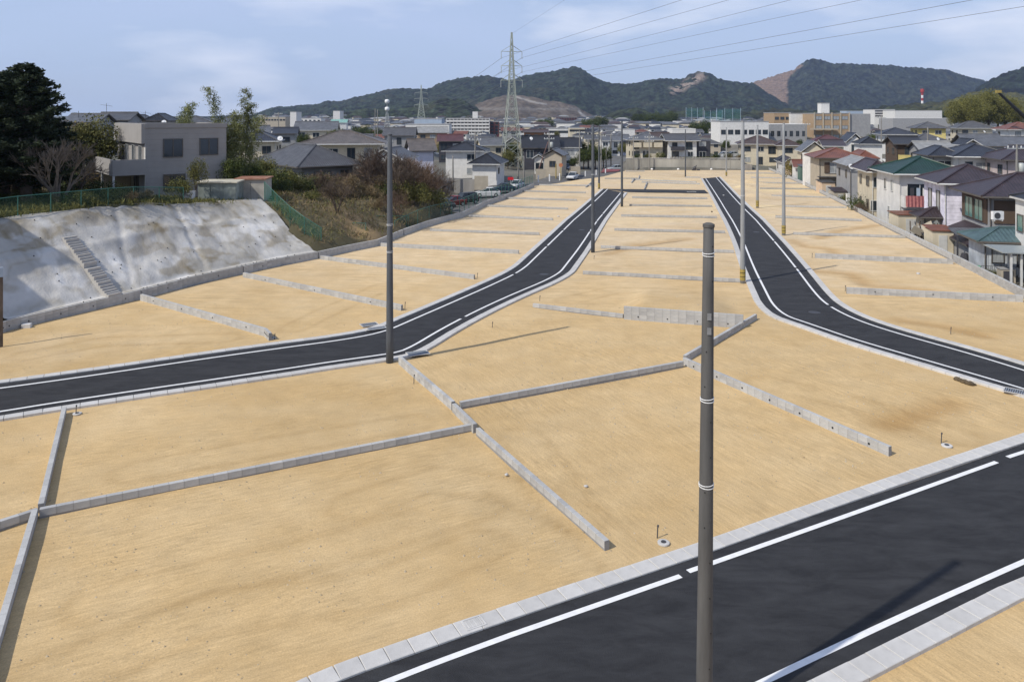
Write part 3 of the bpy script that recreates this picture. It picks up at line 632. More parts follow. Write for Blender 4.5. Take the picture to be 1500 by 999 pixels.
for pz_ in (PZ(462, nY), PZ(483, nY)):
    m_ = MB(); m_.box(-.035, .035, -.008, .008, -.06, .06); o_ = m_.build('number_plate', mat('dull_plate', (.24, .24, .24), .5), p); o_.location = (0.0, -(.15-.0575*pz_/9.0)-.006, pz_)
pole(571, 531, 197, pm_b, 'tall dark pole standing at the left road bend', r0=.17, r1=.1, bands=[4.9, 6.1], n=20)
pole(868.5, 370, 183, pm_b, 'tall dark pole at the inner edge of the left road past its bend', r0=.16, r1=.1, bands=[6.2])
pole(911, 303, 178, pm_b, 'slim pole at the right kerb near the top of the left road', r0=.16, r1=.1)
pole(1088, 415, 178, pm_l, 'tall pale pole with striped yellow foot beside the right road bend', r0=.17, r1=.1, guard=True, bands=[5.7])
pole(1148, 345, 181, pm_l, 'pale pole with striped foot right of the right road', r0=.17, r1=.1, guard=True, bands=[6.2])
pole(1109.5, 305, 184, pm_l, 'thinner pale pole with yellow foot farther up the right road', r0=.17, r1=.1, guard=True)
pole(1064, 258.5, 187, pm_l, 'far pale pole with yellow foot at the end of the right road', r0=.17, r1=.1, guard=True)
pole(877.5, 277, 185, pm_b, 'pole with yellow foot at the far end of the left road', r0=.17, r1=.1, guard=True)
pole(1004, 259.5, 190, pm_b, 'far slim pole standing before the concrete wall', r0=.15, r1=.1)
# ---------------- houses ----------------
CTRL = []   # terrain control points (x, y, z)
WM = {k: mat('wall_'+k, c, .85, .1, 1.2, .1, 30) for k, c in dict(white=(.66, .65, .62), cream=(.56, .50, .38), beige=(.42, .37, .29), grey=(.31, .31, .31), lilac=(.56, .56, .64), dark=(.055, .055, .065),
      yellow=(.60, .50, .20), peach=(.60, .46, .33), pink=(.50, .42, .40), brown=(.10, .07, .05), green=(.10, .16, .13), blue=(.35, .42, .50), orange=(.30, .15, .08), maroon=(.12, .05, .05), tan=(.36, .26, .165)).items()}
WM['siding'] = roofmat('wall_siding', (.60, .58, .66), .25, 40, .7, .8, .2)
WM['ribbed'] = roofmat('wall_ribbed', (.44, .47, .50), 40, .2, .6, .5, .3)
RM = {k: roofmat('roof_'+k, c) for k, c in dict(black=(.018, .019, .023), navy=(.028, .032, .043), grey=(.10, .105, .115), brown=(.06, .038, .032), purple=(.042, .03, .034), red=(.155, .058, .035),
      green=(.009, .036, .026), teal=(.07, .115, .12), maroon=(.08, .028, .03), tan=(.115, .098, .085), pale=(.27, .27, .26), rust=(.15, .055, .03), mint=(.22, .42, .35), white=(.6, .6, .6), slate=(.075, .075, .078)).items()}
solar = mat('solar_panel', (.02, .03, .06), .2, .3, 2, spec=.6)
_win = {}
def winmesh(w, h, fr, kind):
    k = (round(w, 1), round(h, 1), fr.name, kind)
    if k not in _win:
        w, h = k[0], k[1]; f = MB(); t = .06
        f.box(-w/2-t, w/2+t, -.07, .0, h/2, h/2+t); f.box(-w/2-t, w/2+t, -.09, .0, -h/2-t, -h/2); f.box(-w/2-t, -w/2, -.07, 0, -h/2, h/2); f.box(w/2, w/2+t, -.07, 0, -h/2, h/2)
        if w > .9: f.box(-.035, .035, -.06, 0, -h/2, h/2)
        g = MB(); g.box(-w/2, w/2, -.03, .002, -h/2, h/2)
        _win[k] = (f.mesh('window', fr), g.mesh('pane', kind))
    return _win[k]
def window(parent, loc, rz, w, h, fr=None, kind=None):
    a, b = winmesh(w, h, fr or alu, kind or glass); o = link('window', a, parent, loc, rz); link('pane', b, o); return o
def roof_hip(mb, w, d, h, rh, e, ridge=None):
    x0, x1, y0, y1 = -e, w+e, -e, d+e; z = h; th = .14
    if (x1-x0) >= (y1-y0): k = (y1-y0)/2; a = ridge if ridge is not None else k; A_, B_ = (x0+a, (y0+y1)/2, z+rh), (x1-a, (y0+y1)/2, z+rh)
    else: k = (x1-x0)/2; A_, B_ = ((x0+x1)/2, y0+k, z+rh), ((x0+x1)/2, y1-k, z+rh)
    c = [(x0, y0, z), (x1, y0, z), (x1, y1, z), (x0, y1, z)]
    if (x1-x0) >= (y1-y0): fs = [(c[0], c[1], B_, A_), (c[1], c[2], B_), (c[2], c[3], A_, B_), (c[3], c[0], A_)]
    else: fs = [(c[0], c[1], A_), (c[1], c[2], B_, A_), (c[2], c[3], B_), (c[3], c[0], A_, B_)]
    for f in fs: mb.face(f)
    mb.box(x0+.004, x1-.004, y0+.004, y1-.004, z-th, z-.004, 1)
    return A_, B_, c
def roof_gable(mb, w, d, h, rh, e, axis):
    x0, x1, y0, y1 = -e, w+e, -e, d+e; z = h; th = .16
    if axis == 'x':
        A_, B_ = (x0, (y0+y1)/2, z+rh), (x1, (y0+y1)/2, z+rh); P = [((x0, y0, z), (x1, y0, z), B_, A_), ((x1, y1, z), (x0, y1, z), A_, B_)]
    else:
        A_, B_ = ((x0+x1)/2, y0, z+rh), ((x0+x1)/2, y1, z+rh); P = [((x0, y1, z), (x0, y0, z), A_, B_), ((x1, y0, z), (x1, y1, z), B_, A_)]
    for p in P:
        mb.face(p); q = [(a, b, c-th) for a, b, c in p]; mb.add(q, [(3, 2, 1, 0)], 1)
        for i in range(4): j = (i+1) % 4; mb.add([p[i], p[j], q[j], q[i]], [(3, 2, 1, 0)], 1)
    return A_, B_, None
def house(label, x, y, z, w, d, h, yaw, roof='hip', rh=1.2, rm='black', wm='white', axis='x', e=.55, wins='auto', storeys=2, fr=None, kind=None, ctrl=True, name='house', cat='house', group=None, base=.5, extra=None, pipe=True, seed=None, ridgecap=True, fascia=None):
    rg = random.Random(seed if seed is not None else int(x*13+y*7)); t = thing(name, label, cat, (x, y, z), rad(yaw), group); R_ = RM[rm]; Wm = WM[wm]
    mb = MB(); pe = h-.1 if roof != 'flat' else h
    mb.add([(0, 0, -base-1.5), (w, 0, -base-1.5), (w, d, -base-1.5), (0, d, -base-1.5), (0, 0, pe), (w, 0, pe), (w, d, pe), (0, d, pe)], [(0, 1, 5, 4), (1, 2, 6, 5), (2, 3, 7, 6), (3, 0, 4, 7), (4, 5, 6, 7)], 0,
           [[(a, b) for a, b in ((0, 0), (w, 0), (w, h), (0, h))]]*5)
    if roof == 'gable':
        if axis == 'x':
            for xx, o_ in ((0, 1), (w, -1)): v = [(xx, d, pe), (xx, 0, pe), (xx, d/2, pe+rh*(d/(d+2*e)))]; mb.add(v, [(0, 1, 2) if o_ == 1 else (2, 1, 0)])
        else:
            for yy, o_ in ((0, 1), (d, -1)): v = [(0, yy, pe), (w, yy, pe), (w/2, yy, pe+rh*(w/(w+2*e)))]; mb.add(v, [(0, 1, 2) if o_ == 1 else (2, 1, 0)])
    mb.build('wall', Wm, t)
    fm = fascia or (aluw if wm in ('white', 'cream', 'peach', 'siding') else alu)
    if roof == 'flat':
        m = MB(); k = .25; m.box(-.06, w+.06, -.06, k, h, h+.35); m.box(-.06, w+.06, d-k, d+.06, h, h+.35); m.box(-.06, k, k, d-k, h, h+.35); m.box(w-k, w+.06, k, d-k, h, h+.35); m.build('parapet', Wm, t)
        m = MB(); m.box(k, w-k, k, d-k, h+.01, h+.05); m.build('roof', RM['pale'], t)
    else:
        m = MB()
        if roof == 'hip': A_, B_, c = roof_hip(m, w, d, h, rh, e)
        else: A_, B_, c = roof_gable(m, w, d, h, rh, e, axis)
        ro = m.build('roof', [R_, fm], t)
        if ridgecap:
            m = MB(); m.bar(A_, B_, .13, n=5)
            if c:
                for cc_, e_ in ((c[0], A_), (c[3], A_ if w >= d else B_), (c[1], B_ if w >= d else A_), (c[2], B_)): m.bar(cc_, e_, .1, n=5)
            m.build('ridge', R_, ro)
    if wins == 'auto':
        fh = h/storeys
        for s in range(storeys):
            zc = s*fh+fh*.52
            n = max(1, int(w/2.6)); xs = [(k+.5)*w/n for k in range(n)]
            for xx in xs:
                if rg.random() < .85:
                    tall = rg.random() < .35; window(t, (xx+rg.uniform(-.2, .2), -.003, zc-(.25 if tall else 0)), 0, rg.choice([1.2, 1.6, 1.7]), 1.8 if tall else 1.1, fr or rg.choice([alu, aluw]), kind or rg.choice([glass, glass, curt]))
            n = max(1, int(d/3.2))
            for k in range(n):
                if rg.random() < .75:
                    sd = -1 if x > 0 else 1
                    window(t, (-.003 if sd < 0 else w+.003, (k+.5)*d/n, zc), rad(-90 if sd < 0 else 90), rg.choice([.7, 1.2]), 1.0, fr or alu, kind or glass)
    elif wins:
        for (f, u, v, ww, hh, kd) in wins:
            if f == 'f': window(t, (u, -.003, v), 0, ww, hh, fr, kd)
            elif f == 'l': window(t, (-.003, u, v), rad(-90), ww, hh, fr, kd)
            else: window(t, (w+.003, u, v), rad(90), ww, hh, fr, kd)
    if pipe and roof != 'flat' and y < 140:
        m = MB(); xx = .08 if x > 0 else w-.08; m.bar((xx, -.08, 0), (xx, -.08, h-.15), .045, n=6); m.bar((-e+.03, -e-.02, h-.1), (w+e-.03, -e-.02, h-.1), .07, n=6); m.build('gutter_pipe', fm, t)
    if extra: extra(t, w, d, h)
    if ctrl:
        c, s = math.cos(rad(yaw)), math.sin(rad(yaw))
        for a, b in ((0, 0), (w, 0), (w/2, d/2), (0, d), (w, d), (w/2, -2)): CTRL.append((x+a*c-b*s, y+a*s+b*c, z))
    return t
def hp(label, pxl, pxr, eave, Y, storeys=2, d=8, yaw=0, roof='hip', rh=1.2, rm='black', wm='white', hh=None, **k):
    h = hh or (5.3 if storeys == 2 else 2.9 if storeys == 1 else 2.85*storeys); x = PX(pxl, Y); w = (pxr-pxl)/F*Y; z = PZ(eave, Y)-h
    return house(label, x, y=Y, z=z, w=w, d=d, h=h, yaw=yaw, roof=roof, rh=rh, rm=rm, wm=wm, storeys=storeys, **k)
def balcony(t, x0, x1, dep, z, m=None, h=1.05, rail=True, name='balcony'):
    b = MB(); b.box(x0, x1, -dep, -.002, z-.15, z); b.box(x0, x1, -dep, -dep+.08, z, z+h); b.box(x0, x0+.08, -dep+.08, -.002, z, z+h); b.box(x1-.08, x1, -dep+.08, -.002, z, z+h); return b.build(name, m or WM['white'], t)
def ac_unit(label, loc, rz, parent=None):
    t = thing('air_conditioner', label, 'air conditioner', loc, rz) if not parent else link('air_conditioner', None, parent, loc, rz)
    m = MB(); m.box(-.42, .42, -.15, .15, .12, .75); m.build('casing', white, t); m = MB(); m.lathe([(.24, 0), (.24, .02)], 16); o = m.build('fan_grille', dsteel, t); o.location = (-.1, -.15, .43); o.rotation_euler[0] = rad(90)
    m = MB(); m.box(-.35, -.27, -.15, .15, 0, .12); m.box(.27, .35, -.15, .15, 0, .12); m.build('foot', aluw, t); return t

# -- the pale modern house on the plateau
hx, hy, hz = PX(213, 62), 62, PZ(188, 62)-5.65
def modern(t, w, d, h):
    wmx = WM['modern']
    m = MB(); m.box(-.3, -.002, -.002, d+.0, h-1.25, h+.34); m.build('canopy', wmx, t)
    m = MB(); m.box(-2.4, -.003, .05, 9.6, 2.0, 2.12); m.box(-2.4, -.003, -.03, .1, 1.9, 3.15); m.box(-2.4, -2.26, .11, 9.6, 1.9, 3.15); m.build('balcony', wmx, t)
    for yy in (.0, 4.5, 9.3):
        m = MB(); m.box(-2.38, -2.22, yy, yy+.16, -.6, 1.9); m.build('post', aluw, t)
    m = MB(); m.box(-.012, -.002, .0, .3, 0, h-1.26); m.build('pale_column', WM['white'], t)
    m = MB(); m.box(-2.2, -.003, 5.2, 5.35, -.6, 1.99); m.build('recess_wall', WM['beige'], t)
    for yy in (1.6, 4.0, 6.6): window(t, (-.003, yy, 3.3), rad(-90), 1.0, 1.7, aluw, glass)
    window(t, (-.003, 3.0, 1.0), rad(-90), 1.4, 1.9, alu, glass)
    ac_unit('', (-.8, 2.6, 2.12), rad(-90), t)
    ac_unit('', (-.9, 5.2, 2.12), rad(-90), t)
WM['modern'] = roofmat('wall_modern_tile', (.315, .30, .285), .33, 60, .8, .5, .2, .06)
house('pale grey flat-roofed two-storey house with balcony on the plateau above the concrete slope', hx, hy, hz, 6.4, 10.5, 5.65, 38, 'flat', wm='modern', wins=[('f', 2.1, 4.0, 1.35, 1.35, glass), ('f', 4.95, 4.05, 1.4, 1.3, glass), ('f', 2.2, 1.2, 1.6, 1.2, glass)], extra=modern, fr=alu)
# -- left middle
hp('grey hip-roofed single-storey house behind the brown bank, sliding window below a pale ridge', 442, 524, 244, 89, 1, 12.5, 39, rh=2.3, rm='slate', wm='grey', hh=2.9, e=1.0, wins=[('f', 2.6, 1.3, 2.0, 1.7, curt), ('f', 5.4, 1.6, 1.0, 1.2, glass), ('l', 3, 1.5, 1.5, 1.2, glass)])
hp('long brown-grey hip roof house with cream walls behind the grey hip-roofed house', 446, 553, 211, 125, 1, 10, 6, rh=2.0, rm='tan', wm='cream', e=1.2)
hp('dark lower roof beside the bare trees, white gable edge', 540, 588, 233, 112, 1, 8, -8, 'gable', 1.5, 'slate', 'white', axis='y')
hp('dark tiled house left of the cream house, behind the bamboo', 352, 402, 207, 118, 1, 7, 10, rh=1.4, rm='navy', wm='cream')
hp('blue-grey gable roof with solar panels right of the bamboo', 362, 392, 199, 150, 2, 9, 20, 'gable', 1.9, 'grey', 'grey', axis='x')
hp('brown gable-roofed house with lilac-white wall right of the bare trees', 604, 636, 221, 132, 2, 8, 14, 'gable', 1.9, 'tan', 'lilac', axis='x')
hp('cream gable house with a wide slate roof in the left middle distance', 432, 490, 191, 200, 2, 9, 8, 'gable', 2.2, 'grey', 'cream', axis='x')
hp('low dark roof left of the cream gable house', 402, 432, 196, 180, 1, 8, 12, 'gable', 1.4, 'navy', 'grey')
hp('long dark-roofed house left of the white hall', 563, 606, 199, 215, 2, 9, 3, 'gable', 2.2, 'slate', 'grey')
hp('white house with black hip roof left of the pylon, upstairs windows in a row', 653, 704, 221, 150, 2, 8, -3, rh=1.6, rm='black', wm='white', e=.9, fr=aluw)
hp('single-storey white house with wide black roof and low fence, left of the pylon', 692, 728, 240, 139, 1, 9, -8, rh=1.7, rm='black', wm='white', e=.8)
hp('maroon-roofed house left of the pylon', 643, 676, 207, 190, 2, 7, 4, 'gable', 1.6, 'maroon', 'dark')
hp('grey gable house with solar panels behind the maroon roof', 612, 655, 195, 260, 2, 9, 8, 'gable', 2.0, 'pale', 'tan')
hp('blue-grey roofed house directly left of the pylon legs', 706, 737, 213, 190, 2, 7, 12, 'gable', 1.8, 'grey', 'cream', axis='x')
hp('dark brown gable house seen through the pylon legs', 738, 765, 212, 200, 2, 7, -8, 'gable', 2.0, 'brown', 'cream', axis='y')
hp('large black-roofed house right of the pylon', 767, 817, 217, 186, 2, 9, -2, 'gable', 2.9, 'black', 'dark', axis='x')
hp('second black-roofed house right of the pylon, with white front', 822, 849, 216, 189, 2, 8, -2, 'gable', 2.2, 'black', 'white', axis='x')
hp('small grey-roofed house with pale side wall by the crossroads', 797, 823, 228, 160, 1, 7, -12, 'gable', 1.3, 'grey', 'beige', axis='y', hh=3.6)
hp('white low annex at the crossroads behind the leaning pole', 783, 795, 232, 166, 1, 5, -4, 'gable', .9, 'slate', 'white', axis='y', hh=3.4)
hp('orange-walled low shop building behind the black-roofed houses', 768, 802, 194, 280, 1, 8, 0, 'gable', 1.0, 'brown', 'orange', hh=3)
hp('red-roofed low building behind the pylon', 735, 757, 192, 330, 1, 9, 0, 'gable', 1.3, 'red', 'grey', hh=3)
# -- far centre on top of the concrete wall
def bal3(t, w, d, h):
    for k in range(3): balcony(t, .4+k*w/3, .4+k*w/3+2.1, .9, 2.9, WM['cream'])
house('cream house with three small balconies above the concrete wall', PX(924, 192), 192, .1, 7.9, 8, 4.6, 0, rh=1.5, rm='grey', wm='cream', e=.9, extra=bal3, base=0)
CTRL.append((PX(960, 189), 190, .1))
def darkwing(t, w, d, h):
    m = MB(); m.box(w+.01, w+3.6, .6, d, 0, h-.1); m.build('dark_wing', WM['dark'], t); window(t, (w+1.6, .597, 3.6), 0, 1.6, 1.0, aluw, curt); window(t, (w+1.6, .597, 1.0), 0, 1.6, 1.4, aluw, glass)
    m = MB(); m.box(.6, 4.0, -1.3, -.003, 2.1, 3.0); m.build('porch_roof', WM['dark'], t)
house('white and charcoal house with long dark roof above the concrete wall', PX(979, 191), 191, .05, 7.0, 8, 4.5, 0, 'gable', 1.6, 'slate', 'white', axis='x', e=.9, extra=darkwing, base=0)
hp('plain white box building behind the white and charcoal house', 985, 1019, 190, 320, 1, 10, 0, 'flat', wm='white', hh=3.5, wins=None, name='building', cat='building')
hp('grey gabled house squeezed between the two houses on the concrete wall', 958, 982, 203, 230, 2, 8, 0, 'gable', 1.7, 'brown', 'cream')
for k, (a, b, ev, Y, rm_, wm_) in enumerate([(882, 893, 206, 260, 'grey', 'white'), (896, 908, 206, 262, 'grey', 'white'), (911, 922, 205, 265, 'grey', 'lilac'), (858, 878, 204, 280, 'slate', 'cream')]):
    hp(['first of three white row houses left of the cream house', 'middle white row house left of the cream house', 'right row house beside the cream house', 'low roof left of the white row houses'][k], a, b, ev, Y, 2, 8, 0, 'gable', 1.5, rm_, wm_, axis='x')
# -- right side, middle distance
hp('cream house with wide brown hip roof below the white school block', 1085, 1138, 211, 194, 2, 8, -12, rh=1.9, rm='brown', wm='cream', e=.8)
hp('cream house with dark hip roof right of the wide brown one', 1141, 1168, 213, 188, 2, 8, -12, rh=1.4, rm='brown', wm='cream', e=.8)
hp('tiny cream house with dark pavilion roof near the site corner', 1128, 1140, 228, 196, 1, 4, -12, rh=.9, rm='navy', wm='cream', hh=2.6)
hp('low dark-roofed house by the far right boundary', 1142, 1160, 236, 180, 1, 6, -12, rh=1.2, rm='navy', wm='white')
hp('small dark gable house left of the red cottage', 1150, 1164, 239, 171, 1, 5, -12, 'gable', 1.2, 'purple', 'peach', axis='y')
hp('little white cottage with light red roof by the boundary wall', 1166, 1185, 245, 149, 1, 5, -12, 'gable', 1.3, 'red', 'white', axis='x', hh=2.7)
house('narrow plain white windowless block left of the red-roofed house', PX(1187, 130), 130, -2.2, 1.6, 4, 6.2, -3, 'flat', wm='white', wins=None, name='building', cat='building')
hp('cream gable-ended house with solar panels on its slope', 1177, 1207, 222, 158, 2, 8, -12, 'gable', 2.1, 'grey', 'cream', axis='y')
hp('purple-roofed house right of the solar panel house', 1208, 1234, 214, 160, 2, 7, -12, 'gable', 1.2, 'purple', 'cream')
hp('brown-roofed house with small cream gable behind the solar panel house', 1192, 1236, 208, 188, 2, 7, -12, rh=1.6, rm='maroon', wm='cream')
hp('white gable-ended house right of the tan school wing', 1242, 1262, 208, 175, 2, 8, -12, 'gable', 2.0, 'navy', 'white', axis='y')
hp('black-roofed house with white arch porch in the right middle distance', 1262, 1290, 211, 165, 2, 7, -12, rh=1.4, rm='black', wm='white')
hp('wide black-roofed house with white upper wall, right middle distance', 1294, 1337, 197, 205, 2, 8, -12, rh=1.7, rm='navy', wm='white', e=.9)
hp('yellow house with dark hip roof under the tree-covered knoll', 1345, 1382, 188, 235, 2, 8, -12, rh=1.9, rm='slate', wm='yellow', e=1)
hp('lower dark hip roof house in front of the yellow house', 1338, 1384, 208, 185, 2, 8, -12, rh=2.0, rm='slate', wm='yellow', e=1)
def yb(t, w, d, h): balcony(t, .3, w-.3, 1.0, 2.4, WM['yellow'])
hp('house with bright yellow balconies behind the green roof', 1313, 1346, 211, 132, 2, 7, -12, 'gable', 1.2, 'black', 'brown', extra=yb)
hp('pale grey-roofed house behind the green-roofed one', 1350, 1392, 220, 125, 2, 7, -12, 'gable', 1.3, 'pale', 'grey')
hp('cream house with dark hip roof in front of the yellow-green trees', 1405, 1449, 188, 245, 2, 8, -12, rh=2.2, rm='slate', wm='cream', e=1)
hp('wide grey-roofed house below the yellow-green trees', 1418, 1466, 214, 140, 2, 8, -12, 'gable', 2.1, 'grey', 'grey', axis='x')
hp('small cream gable between dark roofs, right middle distance', 1414, 1432, 213, 136, 2, 5, -12, 'gable', 1.1, 'black', 'cream', axis='y')
hp('red-roofed white house at the right edge in the distance', 1479, 1520, 190, 205, 2, 9, -12, rh=1.9, rm='red', wm='white', e=1)
hp('pale grey house below the red roof at the right edge', 1476, 1512, 212, 150, 2, 8, -12, 'gable', 1.5, 'grey', 'lilac')
hp('white two-storey house under the long navy hip roof', 1403, 1474, 229, 100, 2, 8, -12, rh=1.5, rm='navy', wm='white', e=.8, wins=[('f', 1.3, 4.0, .9, 1.2, glass), ('f', 2.9, 3.9, 1.5, 1.1, curt), ('f', 5.2, 3.9, 1.6, 1.1, curt)], fr=aluw)
hp('left wing under its own navy roof, joined to the white house', 1366, 1400, 228, 103, 2, 6, -12, rh=1.2, rm='navy', wm='grey', e=.7)
hp('pinkish house with mauve roof at the right edge', 1474, 1530, 234, 93, 2, 7, -12, rh=1.3, rm='purple', wm='pink', e=.8)
# -- near houses along the right boundary
def redx(t, w, d, h):
    for xx in (.75, 3.4):
        m = MB(); m.box(xx-.0, xx+.75, -.14, -.004, 2.95, 4.55); m.build('shutter', WM['brown'], t)
    m = MB(); m.box(-.3, w*.75, -1.0, -.01, 2.3, 2.42); m.build('lean_to_roof', RM['slate'], t)
    b = MB(); b.box(4.35, 5.6, -.9, -.01, 2.3, 2.4); b.box(4.35, 5.6, -.9, -.84, 2.4, 3.4); b.build('balcony', WM['white'], t)
hp('beige two-storey house with rust-red tiled hip roof', 1200, 1258, 231, 119, 2, 8, -12, rh=1.35, rm='red', wm='beige', e=.8, wins=[('f', 2.25, 3.7, 1.6, 1.5, curt), ('f', 5.0, 3.7, .9, 1.4, curt)], fr=aluw, extra=redx)
hp('right wing of rust-red roof, dark shutter', 1259, 1280, 232, 120, 2, 7, -12, rh=1.1, rm='red', wm='beige', e=.6)
hp('pale green-grey low-pitched roof house behind the beige gutter house', 1245, 1290, 243, 105, 2, 9, -12, 'gable', 1.0, 'pale', 'grey', axis='y')
hp('yellowish house with purple-grey roof left of the green-roofed house', 1277, 1297, 251, 88, 2, 7, -12, rh=1.2, rm='purple', wm='cream', e=.7)
def greenx(t, w, d, h):
    b = balcony(t, .15, 5.4, 1.0, 2.35, WM['white'], 1.0)
    m = MB()
    for k in range(12):
        m.add([(.3+k*.17, -1.12-.04*(k % 2), 2.3), (.3+(k+1)*.17, -1.12-.04*((k+1) % 2), 2.3), (.3+(k+1)*.17, -1.03, 3.43), (.3+k*.17, -1.03, 3.43)], [(0, 1, 2, 3)], k % 2)
    m.build('hanging_quilt', [mat('pink_quilt', (.40, .16, .15), .9, .15, 5), mat('pink_quilt_dark', (.24, .08, .09), .9, .15, 5)], b)
    m = MB(); m.box(2.6, 3.8, -1.1, -1.03, 2.55, 3.43); m.build('hanging_blanket', mat('patterned_blanket', (.5, .33, .06), .9, .6, 3, col2=(.16, .12, .10)), b)
    for k, c in enumerate(('dark', 'blue', 'white', 'dark')):
        m = MB(); m.box(.9+k*.6, 1.25+k*.6, -.6, -.55, 3.3, 4.2); m.build('laundry', WM[c], b)
house('white two-storey house with dark green tiled roof and pink quilt on its balcony', PX(1317, 80), 80, -.75, 6.4, 7.5, 5.65, -9, rh=1.55, rm='green', wm='white', e=.75, extra=greenx, fr=aluw, fascia=aluw,
      wins=[('l', 2.2, 4.2, .6, 1.1, curt), ('l', 4.4, 4.2, .6, 1.1, glass), ('l', 3.2, 1.3, .5, 1.1, curt), ('f', 2.0, 3.6, 2.4, 1.9, glass), ('f', 4.6, 3.6, 1.0, 1.8, glass), ('f', 1.8, 1.2, 2.4, 1.5, curt)])
house('house with brown tiled roof, white clapboard front and two tall side windows', PX(1383, 69.5), 69.5, -1.1, 5.6, 6.0, 5.95, -12.7, rh=1.5, rm='purple', wm='siding', e=.7, fr=alu, wins=[('l', 1.6, 4.2, .9, 1.7, curt), ('l', 4.0, 4.2, .9, 1.7, curt), ('f', 3.6, 4.3, 1.3, 1.4, glass), ('f', 2, 1.2, 1.5, 1.5, glass)])
def darkx(t, w, d, h):
    m = MB(); m.box(-.09, -.004, .3, 5.9, 2.9, 4.85); m.build('brown_cladding', WM['brown'], t)
    for yy in (1.9, 4.1): window(t, (-.095, yy, 3.85), rad(-90), 1.7, 1.6, alu, glass_t)
    m = MB(); m.box(.35, 2.1, -.1, -.004, 3.0, 4.8); m.build('brown_shutter', WM['brown'], t)
    window(t, (2.9, -.06, 3.85), 0, 1.2, 1.6, alu, glass_t)
    m = MB()
    # lower tiled roof wrapping the corner
    x0, x1, y0, y1, z0, z1 = -2.3, 5.0, -2.3, 5.5, 1.55, 2.55
    m.face([(x0, y0, z0), (x1, y0, z0), (x1, -.01, z1), (-.01, -.01, z1)]); m.face([(x0, y1, z0), (x0, y0, z0), (-.01, -.01, z1), (-.01, y1, z1)])
    m.box(x0+.01, -.02, y0+.01, y1, z0-.15, z0-.01, 1); m.box(-.01, x1, y0+.01, -.02, z0-.15, z0-.01, 1)
    lr = m.build('lower_roof', [RM['purple'], alu], t); m = MB(); m.bar((x0, y0, z0), (0, 0, z1+.05), .11, n=5); m.build('ridge', RM['purple'], lr)
    m = MB(); m.box(-1.9, -.02, -1.9, 5.2, -1.5, 1.36); m.box(-.01, 4.7, -1.9, -.02, -1.5, 1.36); m.build('lower_wall', WM['grey'], t)
house('nearest two-storey house with dark brown tiled roof and teal-curtained windows', PX(1449, 61), 61, -.6, 8, 6.2, 5.2, -12.7, rh=1.6, rm='purple', wm='grey', e=.8, wins=None, extra=darkx)
ac_unit('white air conditioner standing on the lower brown roof of the nearest dark-roofed house', (PX(1461, 59.5), 59.5, PZ(324, 59.5)), rad(3))
house('low grey ribbed-metal annex with teal sheet roof and one brown window', PX(1441, 55), 55, -.25, 6, 3.0, 2.3, -12.7, 'hip', .75, 'teal', 'ribbed', e=.6, wins=[('f', .9, 1.2, .7, .9, curt)], fr=alu, storeys=1)
house('white house corner with dark roof edge at the right edge of the picture', PX(1545, 49), 49, -.3, 6, 6, 5.5, -12.7, 'hip', 1.2, 'black', 'white', e=.3, wins=[('l', 5.1, 3.7, .9, 1.1, glass_t), ('l', 4.9, 1.2, 1.2, 1.2, glass)])
# sheds and clutter along the boundary
def shed(label, px, Y, z, w, d, h, yaw, wm, rmt, slope=.25, ov=.12, door=True):
    t = thing('shed', label, 'shed', (PX(px, Y), Y, z), rad(yaw)); m = MB(); m.box(0, w, 0, d, -1, h); m.build('wall', WM[wm], t)
    m = MB(); m.add([(-ov, -ov, h+.01), (w+ov, -ov, h+.01), (w+ov, d+ov, h+slope), (-ov, d+ov, h+slope), (-ov, -ov, h+.07), (w+ov, -ov, h+.07), (w+ov, d+ov, h+slope+.06), (-ov, d+ov, h+slope+.06)], [(0, 3, 2, 1), (4, 5, 6, 7), (0, 1, 5, 4), (1, 2, 6, 5), (2, 3, 7, 6), (3, 0, 4, 7)]); m.build('roof', RM[rmt], t)
    if door: m = MB(); m.box(w*.3, w*.7, -.04, -.003, 0, h*.85); m.build('door', aluw, t)
    CTRL.append((PX(px, Y), Y, z)); return t
shed('cream metal shed with brown top beside the green-roofed house', 1316, 74, -1.0, 2.3, 2.2, 2.35, -4, 'cream', 'rust', .1)
shed('cream metal shed with rusty roof near the boundary wall', 1366, 63.6, -.9, 1.6, 2.0, 2.3, -10, 'cream', 'rust', .2)
shed('peach-walled small shed below the rust-red roof', 1204, 115.5, -1.9, 1.9, 3, 2.7, -6, 'peach', 'slate', .2)
shed('small shed with purple-grey roof left of the green bush', 1222, 106.5, -1.6, 1.7, 2.6, 1.9, -6, 'beige', 'purple', .4)
shed('tiny green-walled shed with red roof beside the plain white block', 1173, 146, -1.3, 1.3, 2, 2.4, -4, 'green', 'slate', .3)
m = MB(); m.box(-.18, .18, -.18, .18, -.8, 1.6); m.box(-.21, .21, -.21, .21, 1.6, 1.66); o = m.build('gate_post', WM['white']); o.location = (PX(1242, 97), 97, -.6); tag(o, 'square white gate post left of the green bush', 'gate post')
house('small dark tiled outbuilding with broken tiles in front of the clapboard house', PX(1353, 70.5), 70.5, -1.0, 2.6, 2.2, 2.7, -12, 'hip', .7, 'purple', 'beige', e=.5, storeys=1, wins=None, name='outbuilding', cat='outbuilding')
t = thing('collapsed_lean_to', 'collapsed lean-to of tilted grey sheets and posts between the two cream sheds', 'lean-to', (PX(1341, 70.5), 70.5, -.9), rad(-30))
for k in range(15):
    m = MB(); m.box(-.5, .5, -.01, .02, -.32, .32); o = m.build('sheet', rng.choice([steel, WM['grey'], WM['beige'], WM['dark'], aluw]), t); o.location = (rng.uniform(-.6, 2.6), rng.uniform(-.6, 1.0), rng.uniform(.5, 2.0)); o.rotation_euler = (rng.uniform(-1.2, 1.2), rng.uniform(-.7, .7), rng.uniform(-1, 1))
